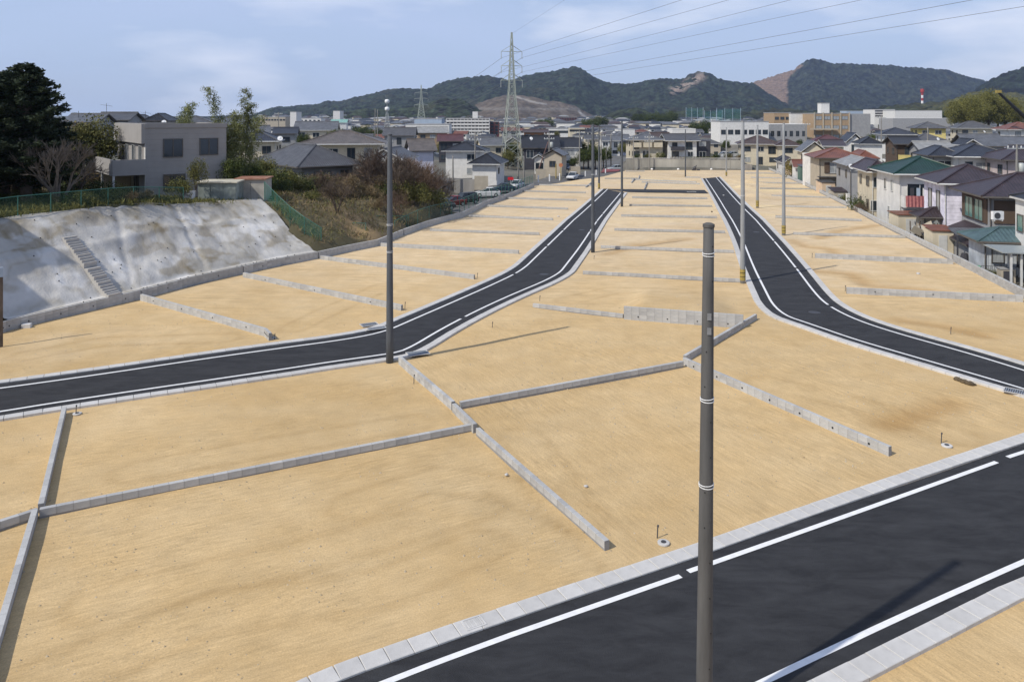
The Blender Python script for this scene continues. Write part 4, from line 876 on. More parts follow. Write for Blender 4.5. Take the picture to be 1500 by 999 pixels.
for k in range(6):
    m = MB(); m.bar((0, 0, -.3), (rng.uniform(-.4, .4), 0, 2.1), .05, n=5); o = m.build('post', WM['brown'], t); o.location = (k*.5-.4, rng.uniform(-.5, .8), 0)
for k in range(14):
    m = MB(); m.box(-.2, .2, -.15, .15, 0, .25); o = m.build('scrap', rng.choice([WM['dark'], WM['brown'], WM['beige'], WM['grey'], steel]), t); o.location = (rng.uniform(-.8, 3.0), rng.uniform(-1.5, .5), 0); o.rotation_euler[2] = rng.random()*3
t = thing('awning', 'grey corrugated awning on posts in front of the nearest annex', 'awning', (PX(1402, 60.3), 60.3, -.6), rad(-12))
m = MB(); m.face([(0, 0, 2.15), (2.2, 0, 2.2), (2.3, 2.2, 2.5), (0, 2.2, 2.45)]); m.face([(0, 2.2, 2.4), (2.3, 2.2, 2.45), (2.2, 0, 2.15), (0, 0, 2.1)]); m.build('roof', RM['grey'], t)
for xx in (.05, 1.1, 2.15): m = MB(); m.box(xx-.05, xx+.05, 0.0, .1, -.5, 2.1); m.build('post', WM['dark'], t)
for xx, cc_ in ((.5, 'dark'), (1.5, 'beige')): m = MB(); m.lathe([(.3, -.2), (.34, .1), (.3, .5), (.22, .8)], 9, (xx, -.1)); m.build('storage_tub', WM[cc_], t)
t = thing('waste_bin', 'round bright green plastic tub by the planting bed', 'tub', (PX(1431.5, 54.6), 54.6, -.25)); m = MB(); m.lathe([(.17, 0), (.2, .05), (.23, .42), (.25, .44), (.25, .48)], 16); gp = mat('green_plastic', (.01, .30, .10), .4, .1, 5); m.build('tub_body', gp, t, True); m = MB(); m.lathe([(.26, .482), (.26, .52), (.1, .57)], 16); m.build('lid', gp, t)
t = thing('iron_fence', 'low dark iron fence in front of the grey annex', 'fence', (PX(1437, 53.8), 53.8, -.3), rad(-8))
for k in range(17): m = MB(); m.bar((k*.15, 0, 0), (k*.15, 0, .75), .012, n=4); m.build('bar', dsteel, t)
m = MB(); m.bar((0, 0, .76), (2.4, 0, .76), .02, n=4); m.bar((0, 0, .1), (2.4, 0, .1), .02, n=4); m.build('rail', dsteel, t)
t = thing('carport', 'grey carport roof on steel posts at the right edge', 'carport', (PX(1474, 51), 51, -.4), rad(-12))
m = MB(); m.box(-.3, 4, -.2, 3, 2.25, 2.33); m.build('roof', mat('polycarbonate', (.28, .31, .32), .3, .1, 3), t)
for xx, yy in ((.25, 0), (.9, .1), (1.1, 2.6)): m = MB(); m.box(xx, xx+.12, yy, yy+.12, -.4, 2.25); m.build('post', aluw, t)
t = thing('storage_locker', 'grey outdoor locker with louvred front beside the carport', 'locker', (PX(1477, 52), 52, -.4), rad(-12)); m = MB(); m.box(-.45, .45, 0, .7, -.2, .95); m.build('body', WM['beige'], t); m = MB(); m.box(-.3, .3, -.03, -.003, .1, .85); m.build('louvre', WM['dark'], t)
m = MB(); m.box(-.5, .5, -.04, .74, .951, 1.0); m.build('lid', WM['grey'], t)

# left edge neighbour: tall building whose shadow falls on the concrete slope
e1 = Vector((.524, .852, 0)).normalized(); e2 = Vector((-.852, .524, 0)).normalized(); C0 = Vector((-24.65, 44, 0))+Vector((-6.15, -4.28, 0))
def prism(P, z0, z1):
    m = MB(); n = len(P); m.add([(p.x, p.y, z0) for p in P]+[(p.x, p.y, z1) for p in P], [tuple(range(n))[::-1], tuple(range(n, 2*n))]+[(k, (k+1) % n, n+(k+1) % n, n+k) for k in range(n)]); return m
bw = MB(); a_ = Vector((PX(4.5, 36.6), 36.6, 0)); dd = Vector((-.82, -.57, 0)).normalized(); nn = Vector((dd.y, -dd.x, 0))
o = prism([a_, a_+dd*5, a_+dd*5+nn*.09, a_+nn*.09], -.2, 3.3).build('yard_wall', mat('rough_brown_wall', (.13, .10, .075), .95, .4, 2, .5, 12)); tag(o, 'rough brown yard wall at the left edge below the slope', 'wall')
o = prism([a_+nn*-.02, a_+dd*5+nn*-.02, a_+dd*5+nn*.11, a_+nn*.11], 3.3, 3.75).build('blue_sheet', WM['blue']); tag(o, 'pale blue sheet on top of the brown wall at the left edge', 'sheet')
# containers on the plateau
def container(label, px, Y, zt, w, d, h, yaw, wallm, roofm, n):
    t = thing('shipping_container', label, 'container', (PX(px, Y), Y, zt-h), rad(yaw)); m = MB(); m.box(0, w, 0, d, 0, h); m.build('wall', wallm, t)
    for k in range(n): m = MB(); m.box(k*w/n+.03, (k+1)*w/n-.03, -.04, -.003, .1, h-.1); m.build('panel', wallm, t)
    m = MB(); m.box(-.15, w+.15, -.2, d+.1, h+.002, h+.1); m.build('roof', roofm, t); [CTRL.append((PX(px, Y)+a_, Y+b_, zt-h)) for a_ in (0, w/2, w) for b_ in (-.5, 1, d)]; return t
container('pale green panelled storage hut with cream roof on the plateau edge', 290, 60.5, PZ(268.5, 60.5), 2.9, 2.4, 1.75, 5, mat('pale_green_panel', (.22, .25, .23), .8, .3, 1.5), mat('cream_roof', (.5, .47, .38), .8, .2, 1), 3)
container('beige storage hut with rusty red roof next to the pale green one', 346, 63, PZ(263.5, 63), 2.3, 2.4, 1.85, 5, mat('beige_panel', (.36, .34, .30), .8, .2, 1.5), mat('rusty_roof', (.20, .07, .04), .85, .5, 1.5, col2=(.35, .2, .14)), 2)
# pale blank block beside huts
m = MB(); m.box(-.35, .35, -.3, .3, 0, .7); m.box(-.38, .38, -.33, .33, .7, .75); o = m.build('white_box', WM['white']); o.location = (PX(277, 59), 59, 4.4); tag(o, 'white patterned box at the fence left of the pale green hut', 'box')
# left horizon roofs
for k, (a, b, ev, Y, rm_, wm_, ro, lb) in enumerate([(95, 138, 179, 120, 'grey', 'grey', 'gable', 'blue-grey roof at the left horizon, just right of the dark conifer'), (141, 184, 176, 130, 'slate', 'grey', 'gable', 'dark gable roof under the tall TV aerial on the left horizon'),
     (186, 208, 178, 150, 'slate', 'grey', 'hip', 'low dark roof above the flat-roofed house, left of the dish'), (214, 240, 177, 140, 'black', 'grey', 'hip', 'pointed dark roof with small white dish on the left horizon'), (252, 305, 180, 150, 'slate', 'beige', 'hip', 'long low dark roof behind the tall bamboo'), (326, 352, 183, 140, 'grey', 'grey', 'gable', 'grey roof glimpsed between the bamboo stems')]):
    hp(lb, a, b, ev, Y, 2, 8, 10, ro, 1.3, rm_, wm_)

# ---------------- larger buildings ----------------
def big(label, pxl, pxr, top, Y, base, d, wm, floors=0, cols=0, ww=1.6, wh=1.2, name='building', kind=None, yaw=0, strip_=False, cat='building'):
    x = PX(pxl, Y); w = (pxr-pxl)/F*Y; z1 = PZ(top, Y); z0 = PZ(base, Y); h = z1-z0
    t = thing(name, label, cat, (x, Y, z0), rad(yaw)); m = MB(); m.box(0, w, 0, d, -6, h); m.build('wall', WM[wm], t)
    m = MB(); m.box(-.1, w+.1, -.1, d+.1, h+.002, h+.3); m.build('roof_edge', WM['grey'] if wm != 'grey' else WM['white'], t)
    for f in range(floors):
        for c in range(cols): window(t, ((c+.5)*w/cols, -.004, (f+.55)*h/floors), 0, ww, wh, alu, kind or glass)
    CTRL.append((x+w/2, Y, z0)); return t, w, h
t, w, h = big('long white school block with square dark windows in the right distance', 1055, 1126, 179, 300, 212, 14, 'white', 1, 7, 1.9, 1.7)
t, w, h = big('grey school wing right of the white block', 1127, 1182, 183, 310, 212, 14, 'grey', 1, 6, 1.2, 2.0)
t, w, h = big('tan brick school wing with grey side, right', 1193, 1244, 167, 320, 208, 20, 'tan', 3, 4, 2.4, 1.4, kind=curt)
m = MB(); m.box(w+.02, w+9, .4, 18, 0, h); m.build('grey_side', WM['grey'], t)
for k in (0, 1, 2, 3, 4): m = MB(); m.box(k*w/4-.25, k*w/4+.25, -.3, -.005, 0, h+.5); m.build('pilaster', WM['beige'], t)
m = MB(); m.box(-2, w*.6, -3, -.5, 5, 5.5); m.build('entrance_canopy', WM['beige'], t)
big('tan upper block with white band behind the white school block', 1134, 1158, 166, 335, 200, 14, 'tan', 2, 3, 1.6, 1.2)
big('bright white hall block between the tan blocks', 1158, 1184, 167, 333, 200, 12, 'white')
big('grey side block of the school between white hall and tan wing', 1184, 1193, 167, 331, 200, 12, 'grey')
big('white rooftop water tower on the school', 1203, 1215, 152, 330, 168, 4, 'white', name='water_tower', cat='water tower')
t, w, h = big('open-deck parking garage at the far right', 1281, 1311, 161, 620, 172, 20, 'white')
for k in range(3): m = MB(); m.box(.5, w-.5, -.2, -.01, k*h/3+.4, k*h/3+1.5); m.build('deck_opening', WM['dark'], t)
big('long white windowless mall building at the far right', 1311, 1380, 162.5, 600, 172, 30, 'white', 0)
big('low pale grey warehouse in front of the mall', 1308, 1396, 174, 520, 182, 20, 'grey', 0)
t, w, h = big('four-storey white apartment block with balconies left of the pylon', 654, 717, 174, 470, 198, 12, 'white', 0)
for f in range(5):
    m = MB(); m.box(.3, w-.3, -.2, -.01, f*h/5+1.1, f*h/5+h/5-.35); m.build('dark_recess', WM['dark'], t)
    m = MB(); m.box(0, w, -1.4, -1.25, f*h/5, f*h/5+1.0); m.build('balcony_rail', WM['white'], t)
for k in range(13): m = MB(); m.box(k*w/12-.15, k*w/12+.15, -1.24, -.21, 0, h); m.build('divider', WM['white'], t)
m = MB(); m.box(w*.6, w*.72, 3, 8, h+.3, h+4.2); m.build('lift_house', WM['white'], t)
big('dark brown end of the white apartment block', 717.5, 731, 179, 472, 198, 12, 'maroon', 4, 2)
big('white hall with pale roof behind the grey gable house', 607, 647, 175, 360, 190, 16, 'blue')
big('bright white low building left of the apartment block', 594, 658, 183, 345, 197, 14, 'white')
big('maroon apartment block under the bare hillside', 815, 845, 172.5, 900, 188, 14, 'maroon', 6, 8, 1.6, 1.3)
for k, (a, b, tp, Y, bs, wm_, lb) in enumerate([(384, 418, 172, 600, 181, 'beige', 'pale flat building at the foot of the left mountain'), (420, 470, 174, 620, 181, 'white', 'long white flat building at the foot of the left mountain'), (425, 434, 164.5, 560, 176, 'white', 'white round-topped tank tower on the left'),
    (488, 498, 163, 650, 172, 'white', 'small white rooftop block before the mountain'), (802, 832, 189, 420, 199, 'white', 'white two-storey block under the maroon apartments'), (835, 857, 188, 460, 196, 'cream', 'cream row of flats right of the white block'), (905, 930, 190, 480, 195, 'white', 'long low white roof in the valley town'),
    (990, 1012, 178, 700, 186, 'white', 'white hall beside the driving range'), (1240, 1276, 163, 700, 170, 'blue', 'pale blue shed roofs behind the school'), (1215, 1262, 177, 360, 190, 'blue', 'blue-grey annex right of the school')]): big(lb, a, b, tp, Y, bs, 14, wm_, 1 if k in (0, 1, 4, 5) else 0, 8)
hp('mint green factory roof in the left distance', 457, 492, 183, 430, 1, 26, 10, 'gable', 1.8, 'mint', 'white', hh=4, wins=None, name='factory', cat='factory')
hp('second mint green factory roof farther right', 485, 507, 180, 520, 1, 26, 10, 'gable', 2, 'mint', 'white', hh=4, wins=None, name='factory', cat='factory')

# far town houses, shared label: nothing tells them apart at this size
protos = []
def tiny(rm_, wm_, roof, w, d, h):
    m = MB()
    if roof == 'hip': roof_hip(m, w, d, h, 1.7, .6)
    else: roof_gable(m, w, d, h, 1.9, .5, 'x')
    m.box(0, w, 0, d, -3, h-.15, 2); 
    for k in range(3):
        for s_ in range(2): m.box(.8+k*(w-2)/2.4, .8+k*(w-2)/2.4+1.5, -.06, -.003, 1+s_*2.8, 2.2+s_*2.8, 3)
    return m.mesh('town_house', [RM[rm_], aluw, WM[wm_], glass])
cols = [('slate', 'dark grey', 'white'), ('navy', 'blue-black', 'cream'), ('brown', 'brown', 'cream'), ('grey', 'pale grey', 'white'), ('black', 'black', 'beige'), ('red', 'red', 'white')]
PRO = [[tiny(a, b, ro, w_, 7, 5.2) for b in (c, 'white', 'beige') for ro, w_ in (('hip', 9.5), ('gable', 7.5))] for a, nme, c in cols]
town = []
tiny_far = []
occ = [(x, y) for x, y, z in CTRL]
rt = random.Random(5)
def zt_far(x, y): return (3.0*(1-float(sst(150, 330, y)))*(1 if x > 40 else .3)) + -4.2+2.5*float(fbm(x/160, y/160, 2, 3))+sst(600, 1500, y)*6
tries = 0
while len(town) < 296 and tries < 14000:
    tries += 1; Y = 140*math.exp(rt.random()*1.65); px = rt.uniform(378, 1520); X = PX(px, Y)
    if Y < 290 and (px < 560 or 850 < px < 1050): continue
    if px < 430 and Y < 300: continue
    if Y < 205 and (px < 1090 or X < float(XRf(min(Y, YF)))+16): continue
    if Y < 235 and px < 1050 and (px < 625 or 735 < px): continue
    if 1050 < px < 1250 and Y < 345: continue
    if any((X-a)**2+(Y-b)**2 < (9.6+Y/110)**2 for a, b in occ): continue
    occ.append((X, Y)); town.append((X, Y, zt_far(X, Y), rt.randrange(6) if rt.random() < .75 else rt.choice([0, 4, 1]), rt.randrange(6), rt.choice([-12, 0, 8, -5, 78, 90])+rt.uniform(-5, 5)))
for X, Y, z, c, k, a in town:
    if c == 5 and rt.random() < .5: c = 0
    px_ = CX+F*X/Y; zn = 'left of the apartment block' if px_ < 600 else 'around the foot of the pylon' if px_ < 765 else 'right of the pylon, before the bare hillside' if px_ < 900 else 'behind the houses on the concrete wall' if px_ < 1055 else 'behind the school' if px_ < 1270 else 'on the right below the wooded knoll'
    zd = 'nearer' if Y < 300 else 'middle-distance' if Y < 460 else 'tiny distant'
    o = link('town_house', PRO[c][k], None, (X, Y, z), rad(a)); tag(o, '%s house, %s roof, %s' % (zd, cols[c][1], zn), 'house', '%s %s-roofed town houses %s' % (zd, cols[c][1], zn))
for X, Y, z, c, k, a in town[::2]: CTRL.append((X, Y, z))
vs, fs, ms = [], [], []; mbf = MB()
for i in range(1500):
    Y = 620*math.exp(rt.random()*1.0); px = rt.uniform(380, 1500)
    X = PX(px, Y); z = zt_far(X, Y); w = rt.uniform(8, 16); d = 9; h = rt.choice([4.5, 5.5, 5.5, 8]); q = rt.randrange(5)
    a = rt.uniform(-.4, .4); ex = (math.cos(a), math.sin(a)); mbf.obox((X, Y), ex, w/2, d/2, z-6, z+h-.3, 5+rt.randrange(2))
    mbf.obox((X, Y), ex, w/2+.5, d/2+.5, z+h-.3, z+h, q); n = len(mbf.v)-4
    c = Vector((X, Y, z+h+1.5)); e = Vector((ex[0], ex[1], 0)); mbf.v += [tuple(c-e*w*.25), tuple(c+e*w*.25)]
    for f in ((n, n+1, n+5, n+4), (n+1, n+2, n+5), (n+2, n+3, n+4, n+5), (n+3, n, n+4)): mbf.f.append(f); mbf.m.append(q); mbf.uv.append(None)
stuff(mbf.build('distant_town', [RM['slate'], RM['navy'], RM['grey'], RM['brown'], RM['pale'], WM['white'], WM['cream']]), 'the farthest packed rooftops of the town below the mountains', 'town')

# ---------------- terrain ----------------
MAN = [(-34, 42, 5.2), (-30, 44, 5.15), (-26, 52, 5.0), (-20, 58, 4.75), (-60, 50, 5.6), (-60, 90, 5), (-45, 70, 5.0), (-28, 70, 4.7), (-24, 78, 4.0), (-20.5, 66, 4.3), (-17, 66, 3.0), (-19.5, 60, 4.2), (-14.5, 61, .9), (-12.5, 64, .45),
       (-15, 76, 2.9), (-11, 80, 2.0), (-10, 68, .4), (-7, 74, -.1), (-9, 88, .3), (-4, 84, -1.0), (-15, 92, 1.6), (-2, 95, -2.2), (-6, 105, -2.6), (0, 110, -3), (-4, 125, -3.2), (2, 125, -3.2), (6, 140, -2.9), (-15, 120, -2.5),
       (-8, 138, -3), (0, 150, -2.4), (8, 160, -2.2), (12, 165, -2.1), (16, 170, -2.3), (22, 180, -2.6), (24, 200, -3), (27, 230, -3.8), (-40, 34, .3), (-60, 34, 0), (-80, 20, 0), (-30, 37, .4), (-27, 36, .3), (31.5, 43, -.3), (34, 48, -.5), (36, 55, -.6), (37, 62, -.8), (38, 70, -1.0), (39, 76, -1.1),
       (42, 84, -1.2), (46, 95, -1.5), (50, 110, -2), (56, 130, -2.2), (64, 160, -2.4), (60, 180, -2.6), (45, 200, -.2), (35, 190, 0), (55, 192, 0), (50, 40, 0), (80, 60, -.6), (110, 90, -1), (-120, 150, 3), (-150, 250, 1), (-300, 400, -3), (300, 300, -2), (0, 350, -4.5), (150, 450, -4.5), (-150, 450, -4.5), (120, 140, -1.5), (0, 600, -4.5)]
A1 = G(13, 484); A2 = G(465, 379)
ndir = Vector((A2.x-A1.x, A2.y-A1.y, 0)).normalized(); nrm = Vector((-ndir.y, ndir.x, 0))
SL = 5.9
base_px = [(13, 484), (110, 461), (205, 438), (280, 418), (355, 401), (410, 389), (465, 379)]
def toppy(x): return float(np.interp(x, [-80, 0, 40, 90, 160, 210, 280, 330, 400], [331, 323, 316, 311, 303, 299, 299, 295, 291]))
for k in range(-2, 13):
    b_ = A1.lerp(A2, k/12) if k >= 0 else A1+(A1-A2)*(-k/12); tq = b_+nrm*SL; zt_ = PZ(toppy(CX+F*tq.x/tq.y), tq.y)
    for e_ in (.9, 2.2, 4): q = b_+nrm*(SL+e_); CTRL.append((q.x, q.y, zt_-.02))
for k in range(7): q = A2+ndir*1.3+nrm*(SL*k/6); CTRL.append((q.x, q.y, .3+(4.2-.3)*k/6))
RDZ = [((625, 95), -2.4), ((700, 128), -3.1), ((745, 142), -3.0), ((800, 152), -2.7), ((850, 165), -2.3), ((885, 183), -2.4), ((897, 210), -3.0)]
for ((p0, y0), z0_), ((p1, y1), z1_) in zip(RDZ, RDZ[1:]):
    for k in range(5): f_ = k/5; q = Vector((PX(p0, y0), y0, 0)).lerp(Vector((PX(p1, y1), y1, 0)), f_); [CTRL.append((q.x+o_, q.y, z0_+(z1_-z0_)*f_)) for o_ in (-4, 0, 4)]
for px_, py_, Y_ in ((714, 288, 128), (737, 281, 133), (757, 276, 137), (664, 302, 112), (681, 299, 118), (645, 308, 107), (617, 322, 94), (700, 282, 135), (680, 285, 132)):
    for o_ in (-2, 0, 2): CTRL.append((PX(px_, Y_)+o_, Y_-abs(o_), PZ(py_, Y_)-.03))
ctrl = np.array(MAN*1+CTRL, float)
def terr(X, Y):
    X = np.asarray(X, float); Y = np.asarray(Y, float); shp = X.shape; x = X.ravel(); y = Y.ravel(); z = np.zeros(len(x))
    for i in range(0, len(x), 6000):
        s = slice(i, i+6000); d2 = (x[s, None]-ctrl[:, 0])**2+(y[s, None]-ctrl[:, 1])**2+2.0; w = d2**-1.9; z[s] = (w*ctrl[:, 2]).sum(1)/w.sum(1)
    k = sst(330, 520, np.hypot(x, y)); zf = -4.4+2.5*fbm(x/160, y/160, 2, 3)+sst(600, 1500, y)*6; z = z*(1-k)+zf*k
    z = z+.12*fbm(x/3, y/3, 3, 4)
    # keep clear of the site sheet and of the sprayed slope
    ysite = np.clip(y, YC, YF); xl = XLf(ysite); xr = XRf(ysite); g = np.where(y > 80, -.023*(y-80), 0)
    ins = (y < YF+1.2) & (((y > YC) & (x > xl-.5) & (x < xr+.4)) | ((y <= YC) & (x > -49) & (x < 47)))
    z = np.where(ins, np.minimum(z, g-.7), z)
    u = (x-A1.x)*ndir.x+(y-A1.y)*ndir.y; s_ = (x-A1.x)*nrm.x+(y-A1.y)*nrm.y; l = (A2-A1).length
    sl = (u > -6) & (u < l+.2) & (s_ > -1.5) & (s_ < SL+.4)
    z = np.where(sl, np.minimum(z, -.5+.68*np.clip(s_, 0, 9)), z)
    return z.reshape(shp)
Yr = np.concatenate([np.arange(-60, 30, 5), np.arange(30, 200, .9), 200*np.exp(np.linspace(0, math.log(21), 130))]); U = np.linspace(-1, 1, 330); U = U*(.55+.45*np.abs(U))
Xg = U[None, :]*(100+.95*np.maximum(Yr, 0))[:, None]; Yg = Yr[:, None]+0*Xg
Zg = terr(Xg, Yg)
road_px = [(640, 330), (690, 300), (740, 272), (800, 268), (860, 258), (930, 246), (905, 238), (880, 235)]
RD = [Vector((PX(a, Y_), Y_, 0)) for a, Y_ in ((625, 95), (700, 128), (745, 142), (800, 152), (850, 165), (885, 183), (897, 210), (905, 250))]
RD2 = [Vector((PX(745, 140), 140, 0)), Vector((PX(700, 142), 142, 0)), Vector((PX(640, 150), 150, 0))]
dR = np.minimum(dist_pl(Xg, Yg, RD), dist_pl(Xg, Yg, RD2))
gn = fbm(Xg/9, Yg/9, 4, 21)[..., None]; green = np.array([.055, .062, .026]); dry = np.array([.15, .125, .075]); grey = np.array([.17, .165, .155]); asp = np.array([.135, .135, .135])
town_k = np.clip(sst(100, 125, Yg)+sst(28, 30, Xg)*sst(30, 40, Yg), 0, 1)[..., None]
colr = green*(1-sst(-.3, .4, gn))+dry*sst(-.3, .4, gn); colr = colr*(1-town_k)+(grey*(.7)+colr*.4)*town_k
kr = (1-sst(3.4, 4.2, dR))[..., None]; kr2 = ((Xg > -9) & (Xg < 14) & (Yg > 100) & (Yg < 146)).astype(float)[..., None]; kr = np.maximum(kr, kr2); colr = colr*(1-kr)+asp*kr
sandp = np.exp(-((Xg+12.5)**2/9+(Yg-66.5)**2/5))[..., None]; colr = colr*(1-sandp)+np.array([.42, .29, .15])*sandp
far = sst(500, 900, np.hypot(Xg, Yg))[..., None]; colr = colr*(1-far*.5)+np.array([.07, .08, .05])*far*.5
tm = mat('terrain', (1, 1, 1), .95, .25, .6, .4, 6, attr='tone')
me = npmesh('ground', np.stack([Xg, Yg, Zg], -1).reshape(-1, 3), grid_faces(*Xg.shape), tm, True, colors=colr.reshape(-1, 3)); struct(link('ground', me))

# ---------------- sprayed concrete slope ----------------
base_px = [(13, 484), (110, 461), (205, 438), (280, 418), (355, 401), (410, 389), (465, 379)]
Bp = [G(*p) for p in base_px]; Lb = np.cumsum([0]+[(b-a).length for a, b in zip(Bp, Bp[1:])])
nu, nv = 330, 70; UU = np.linspace(0, 1, nu)*Lb[-1]; bx = np.interp(UU, Lb, [p.x for p in Bp])+nrm.x*.08; by = np.interp(UU, Lb, [p.y for p in Bp])+nrm.y*.08
bx = bx-np.linspace(1, 0, nu)**8*0; tx = bx+nrm.x*SL; ty = by+nrm.y*SL; ppx = CX+F*tx/ty; ppy = np.interp(ppx, [-80, 0, 40, 90, 160, 210, 280, 330, 400], [331, 323, 316, 311, 303, 299, 299, 295, 291]); tz = H-(ppy-HY)/F*ty
vv = np.linspace(0, 1.18, nv)[:, None]; X = bx+(tx-bx)*vv; Y = by+(ty-by)*vv; vc = np.clip((vv-.06)/.94, 0, 1); Z = .56+(tz-.56)*vc
amp = sst(.03, .15, vv)*(1-sst(.97, 1.1, vv)); uu = UU[None, :]+0*X; sv = vv*SL
nzz = .34*fbm(uu/3.2, sv/2.4, 4, 61)+.06*fbm(uu*1.7, sv*1.7, 3, 62)-.10*np.exp(-((uu-13-.3*sv)/.25)**2)-.10*np.exp(-((uu-7.2-.5*sv)/.3)**2)+.10*np.exp(-((sv-3.1-.05*uu)/.25)**2)
Z = Z+amp*nzz*1.0
st1 = sst(-.2, .5, fbm(uu/2.4, sv/1.5, 5, 70)); st2 = sst(.1, .55, fbm(uu/1.1+9, sv/3.0, 5, 71)); topk = sst(.72, 1.0, vv)
c = np.ones(X.shape+(3,))*np.array([.45, .43, .39]); c += .13*st1[..., None]*np.array([1, 1.02, 1.05]); c -= st2[..., None]*np.array([.10, .108, .12]); c -= topk[..., None]*.09*(1-st1[..., None]); c += (1-sst(.03, .1, vv))[..., None]*.08
rims = np.abs(fbm(uu/2.2+30, sv/1.7, 3, 75)); c -= (np.exp(-(rims/.05)**2)*.07)[..., None]*np.array([.9, 1, 1.2])
wht = sst(.12, .34, fbm(uu/1.9+4, sv/1.6+9, 4, 88))*(1-sst(.8, 1, vv)); c += wht[..., None]*.16; brn = sst(.12, .3, fbm(uu/2.6+40, sv/.9+3, 5, 91)); c -= brn[..., None]*np.array([.11, .125, .145]); drip = sst(.1, .5, fbm(uu*2.4, sv*.4, 4, 93))*(.3+.7*vn(uu/2.5, sv/2.5, 94)); c -= drip[..., None]*np.array([.075, .08, .09])
shot = mat('sprayed_concrete', (1, 1, 1), .9, .13, 1.6, .8, 9, attr='tone')
slope = struct(link('concrete_slope', npmesh('concrete_slope', np.stack([X, Y, Z], -1).reshape(-1, 3), grid_faces(nv, nu), shot, True, colors=np.clip(c, .12, .74).reshape(-1, 3))))
PXg = CX+F*X/Y; PYg = HY+F*(H-Z)/Y
SX, SY, SZ = X.copy(), Y.copy(), Z.copy()
def on_slope(px, py):
    i = np.argmin((PXg-px)**2+(PYg-py)**2); return Vector((SX.flat[i], SY.flat[i], SZ.flat[i]))
# neighbour beyond the left edge: its roof outline throws the stepped shadow on the slope
HT = 10.0
def caster(px, py): q = on_slope(px, py); k_ = HT-q.z; return Vector((q.x-.82*k_, q.y-.57*k_, 0))
Q0, Q1, Q3, Q4, Q5 = caster(20, 324), caster(116, 387), caster(26, 407), caster(75, 446), caster(29, 466)
OUT = [Q1+(Q0-Q1)*2.2, Q1, Q3, Q4, Q5]; ctr = Q3+Vector((-9, -3, 0)); t = thing('building', 'tall neighbouring building just beyond the left edge, shading the concrete slope', 'building', (Q3.x, Q3.y, 0))
a5 = Q4+(Q5-Q4)*1.6; OUT = OUT[:4]+[a5, a5+Vector((-8, -1, 0)), OUT[0]+Vector((-7, -4, 0))]; OUT = [Vector((p_.x-Q3.x, p_.y-Q3.y, 0)) for p_ in OUT]
prism(OUT[::-1], -.5, HT-.25).build('wall', WM['cream'], t); prism([p_*1.0 for p_ in OUT[::-1]], HT-.249, HT).build('roof', RM['pale'], t)
stm = mat('step_concrete', (.40, .385, .36), .9, .12, 3, .3, 20); aS = math.atan2(ndir.y, ndir.x)
sm = MB(); sm.box(-.42, .42, -.13, .2, -.5, .0); smm = sm.mesh('step', stm)
a = on_slope(101, 349); b = on_slope(166, 434)
for k in range(23):
    if k == 11: continue
    p = a.lerp(b, k/22); q = on_slope(CX+F*p.x/p.y, HY+F*(H-p.z)/p.y); link('step', smm, slope, (p.x, p.y, q.z+.11), aS+rad(4))
wh = MB()
for k in range(70):
    p = on_slope(rng.uniform(30, 440), rng.uniform(312, 455))
    if rng.random() < .95: wh.bar(p+Vector((0, 0, -.03)), p+Vector((.03, -.05, .035)), .03, n=6)
stuff(wh.build('weep_holes', hole, slope))

# ---------------- mountains ----------------
def hill(name, prof, D, D0, zb, colfn, seed, px0, px1, step, rows=110, rough=7, spur=.35, p=1.15, m=None):
    pxs = np.arange(px0, px1+step, step); py = np.interp(pxs, [a for a, b in prof], [b for a, b in prof]); zr = 11+(HY-py)/F*D
    t = np.concatenate([np.linspace(0, 1, rows), 1+np.linspace(.01, .12, 8)])[:, None]; Yv = D0+(D-D0)*t+0*pxs; Xv = (pxs-CX)/F*Yv
    sp = fbm(Xv/(260*D/2600), Yv/(700*D/2600), 4, seed)
    shp = np.clip(t, 0, 1)**(p*np.exp(-spur*sp*2)); back = np.clip((t-1)*5, 0, 1)
    zv = zb+(zr-zb)*shp*(1-back*1.0)
    zmax = 11+(zr-11)*Yv/D; zv = np.where(t < 1, np.minimum(zv, np.maximum(zb+(zmax-zb)*.985, zb)), zv)
    k = np.clip(t*(1-back), 0, 1)
    rid = 1-2*np.abs(fbm(Xv/(150*D/2600)+.0012*Yv, Yv/(900*D/2600), 3, seed+9)); mid_ = k*(1-np.clip(t, 0, 1)**3)*4
    zv = zv-(zr-zb)*.10*(1-rid)*np.clip(mid_, 0, 1)
    zv = zv+rough*sst(0, .12, k)*(.62*fbm(Xv/8, Yv/10, 2, seed+5)+1.1*fbm(Xv/34, Yv/50, 3, seed+6)*np.where(t > .93, .25, 1))
    col = colfn(CX+F*Xv/Yv, HY+F*(H-zv)/Yv, Xv, Yv)
    mm = m or forest
    o = link(name, npmesh(name, np.stack([Xv, Yv, zv], -1).reshape(-1, 3), grid_faces(*Xv.shape), mm, False, colors=col.reshape(-1, 3))); return struct(o)
forest = mat('forest', (1, 1, 1), .95, .5, .11, 1.0, .12, attr='tone')
forest.node_tree.nodes['Bump'].inputs['Distance'].default_value = 5; forest.node_tree.nodes['Bump'].inputs['Strength'].default_value = 1
def fcol(seed, g=(.030, .043, .026)):
    def f(px, py, X_, Y_):
        a = fbm(X_/10, Y_/14, 3, seed)[..., None]; b = sst(.15, .5, fbm(X_/70, Y_/130, 4, seed+3))[..., None]
        c = np.array(g)*(1.05+1.9*a); return np.clip(c*(1-b*.6)+np.array([.062, .06, .034])*(1+.6*a)*b*.6, .008, .4)
    return f
def mix(c, k, col): k = k[..., None]; return c*(1-k)+np.array(col)*k
def seg(px, py, pts, w):
    return np.exp(-(dist_pl(px, py*1.0, pts)/w)**2)
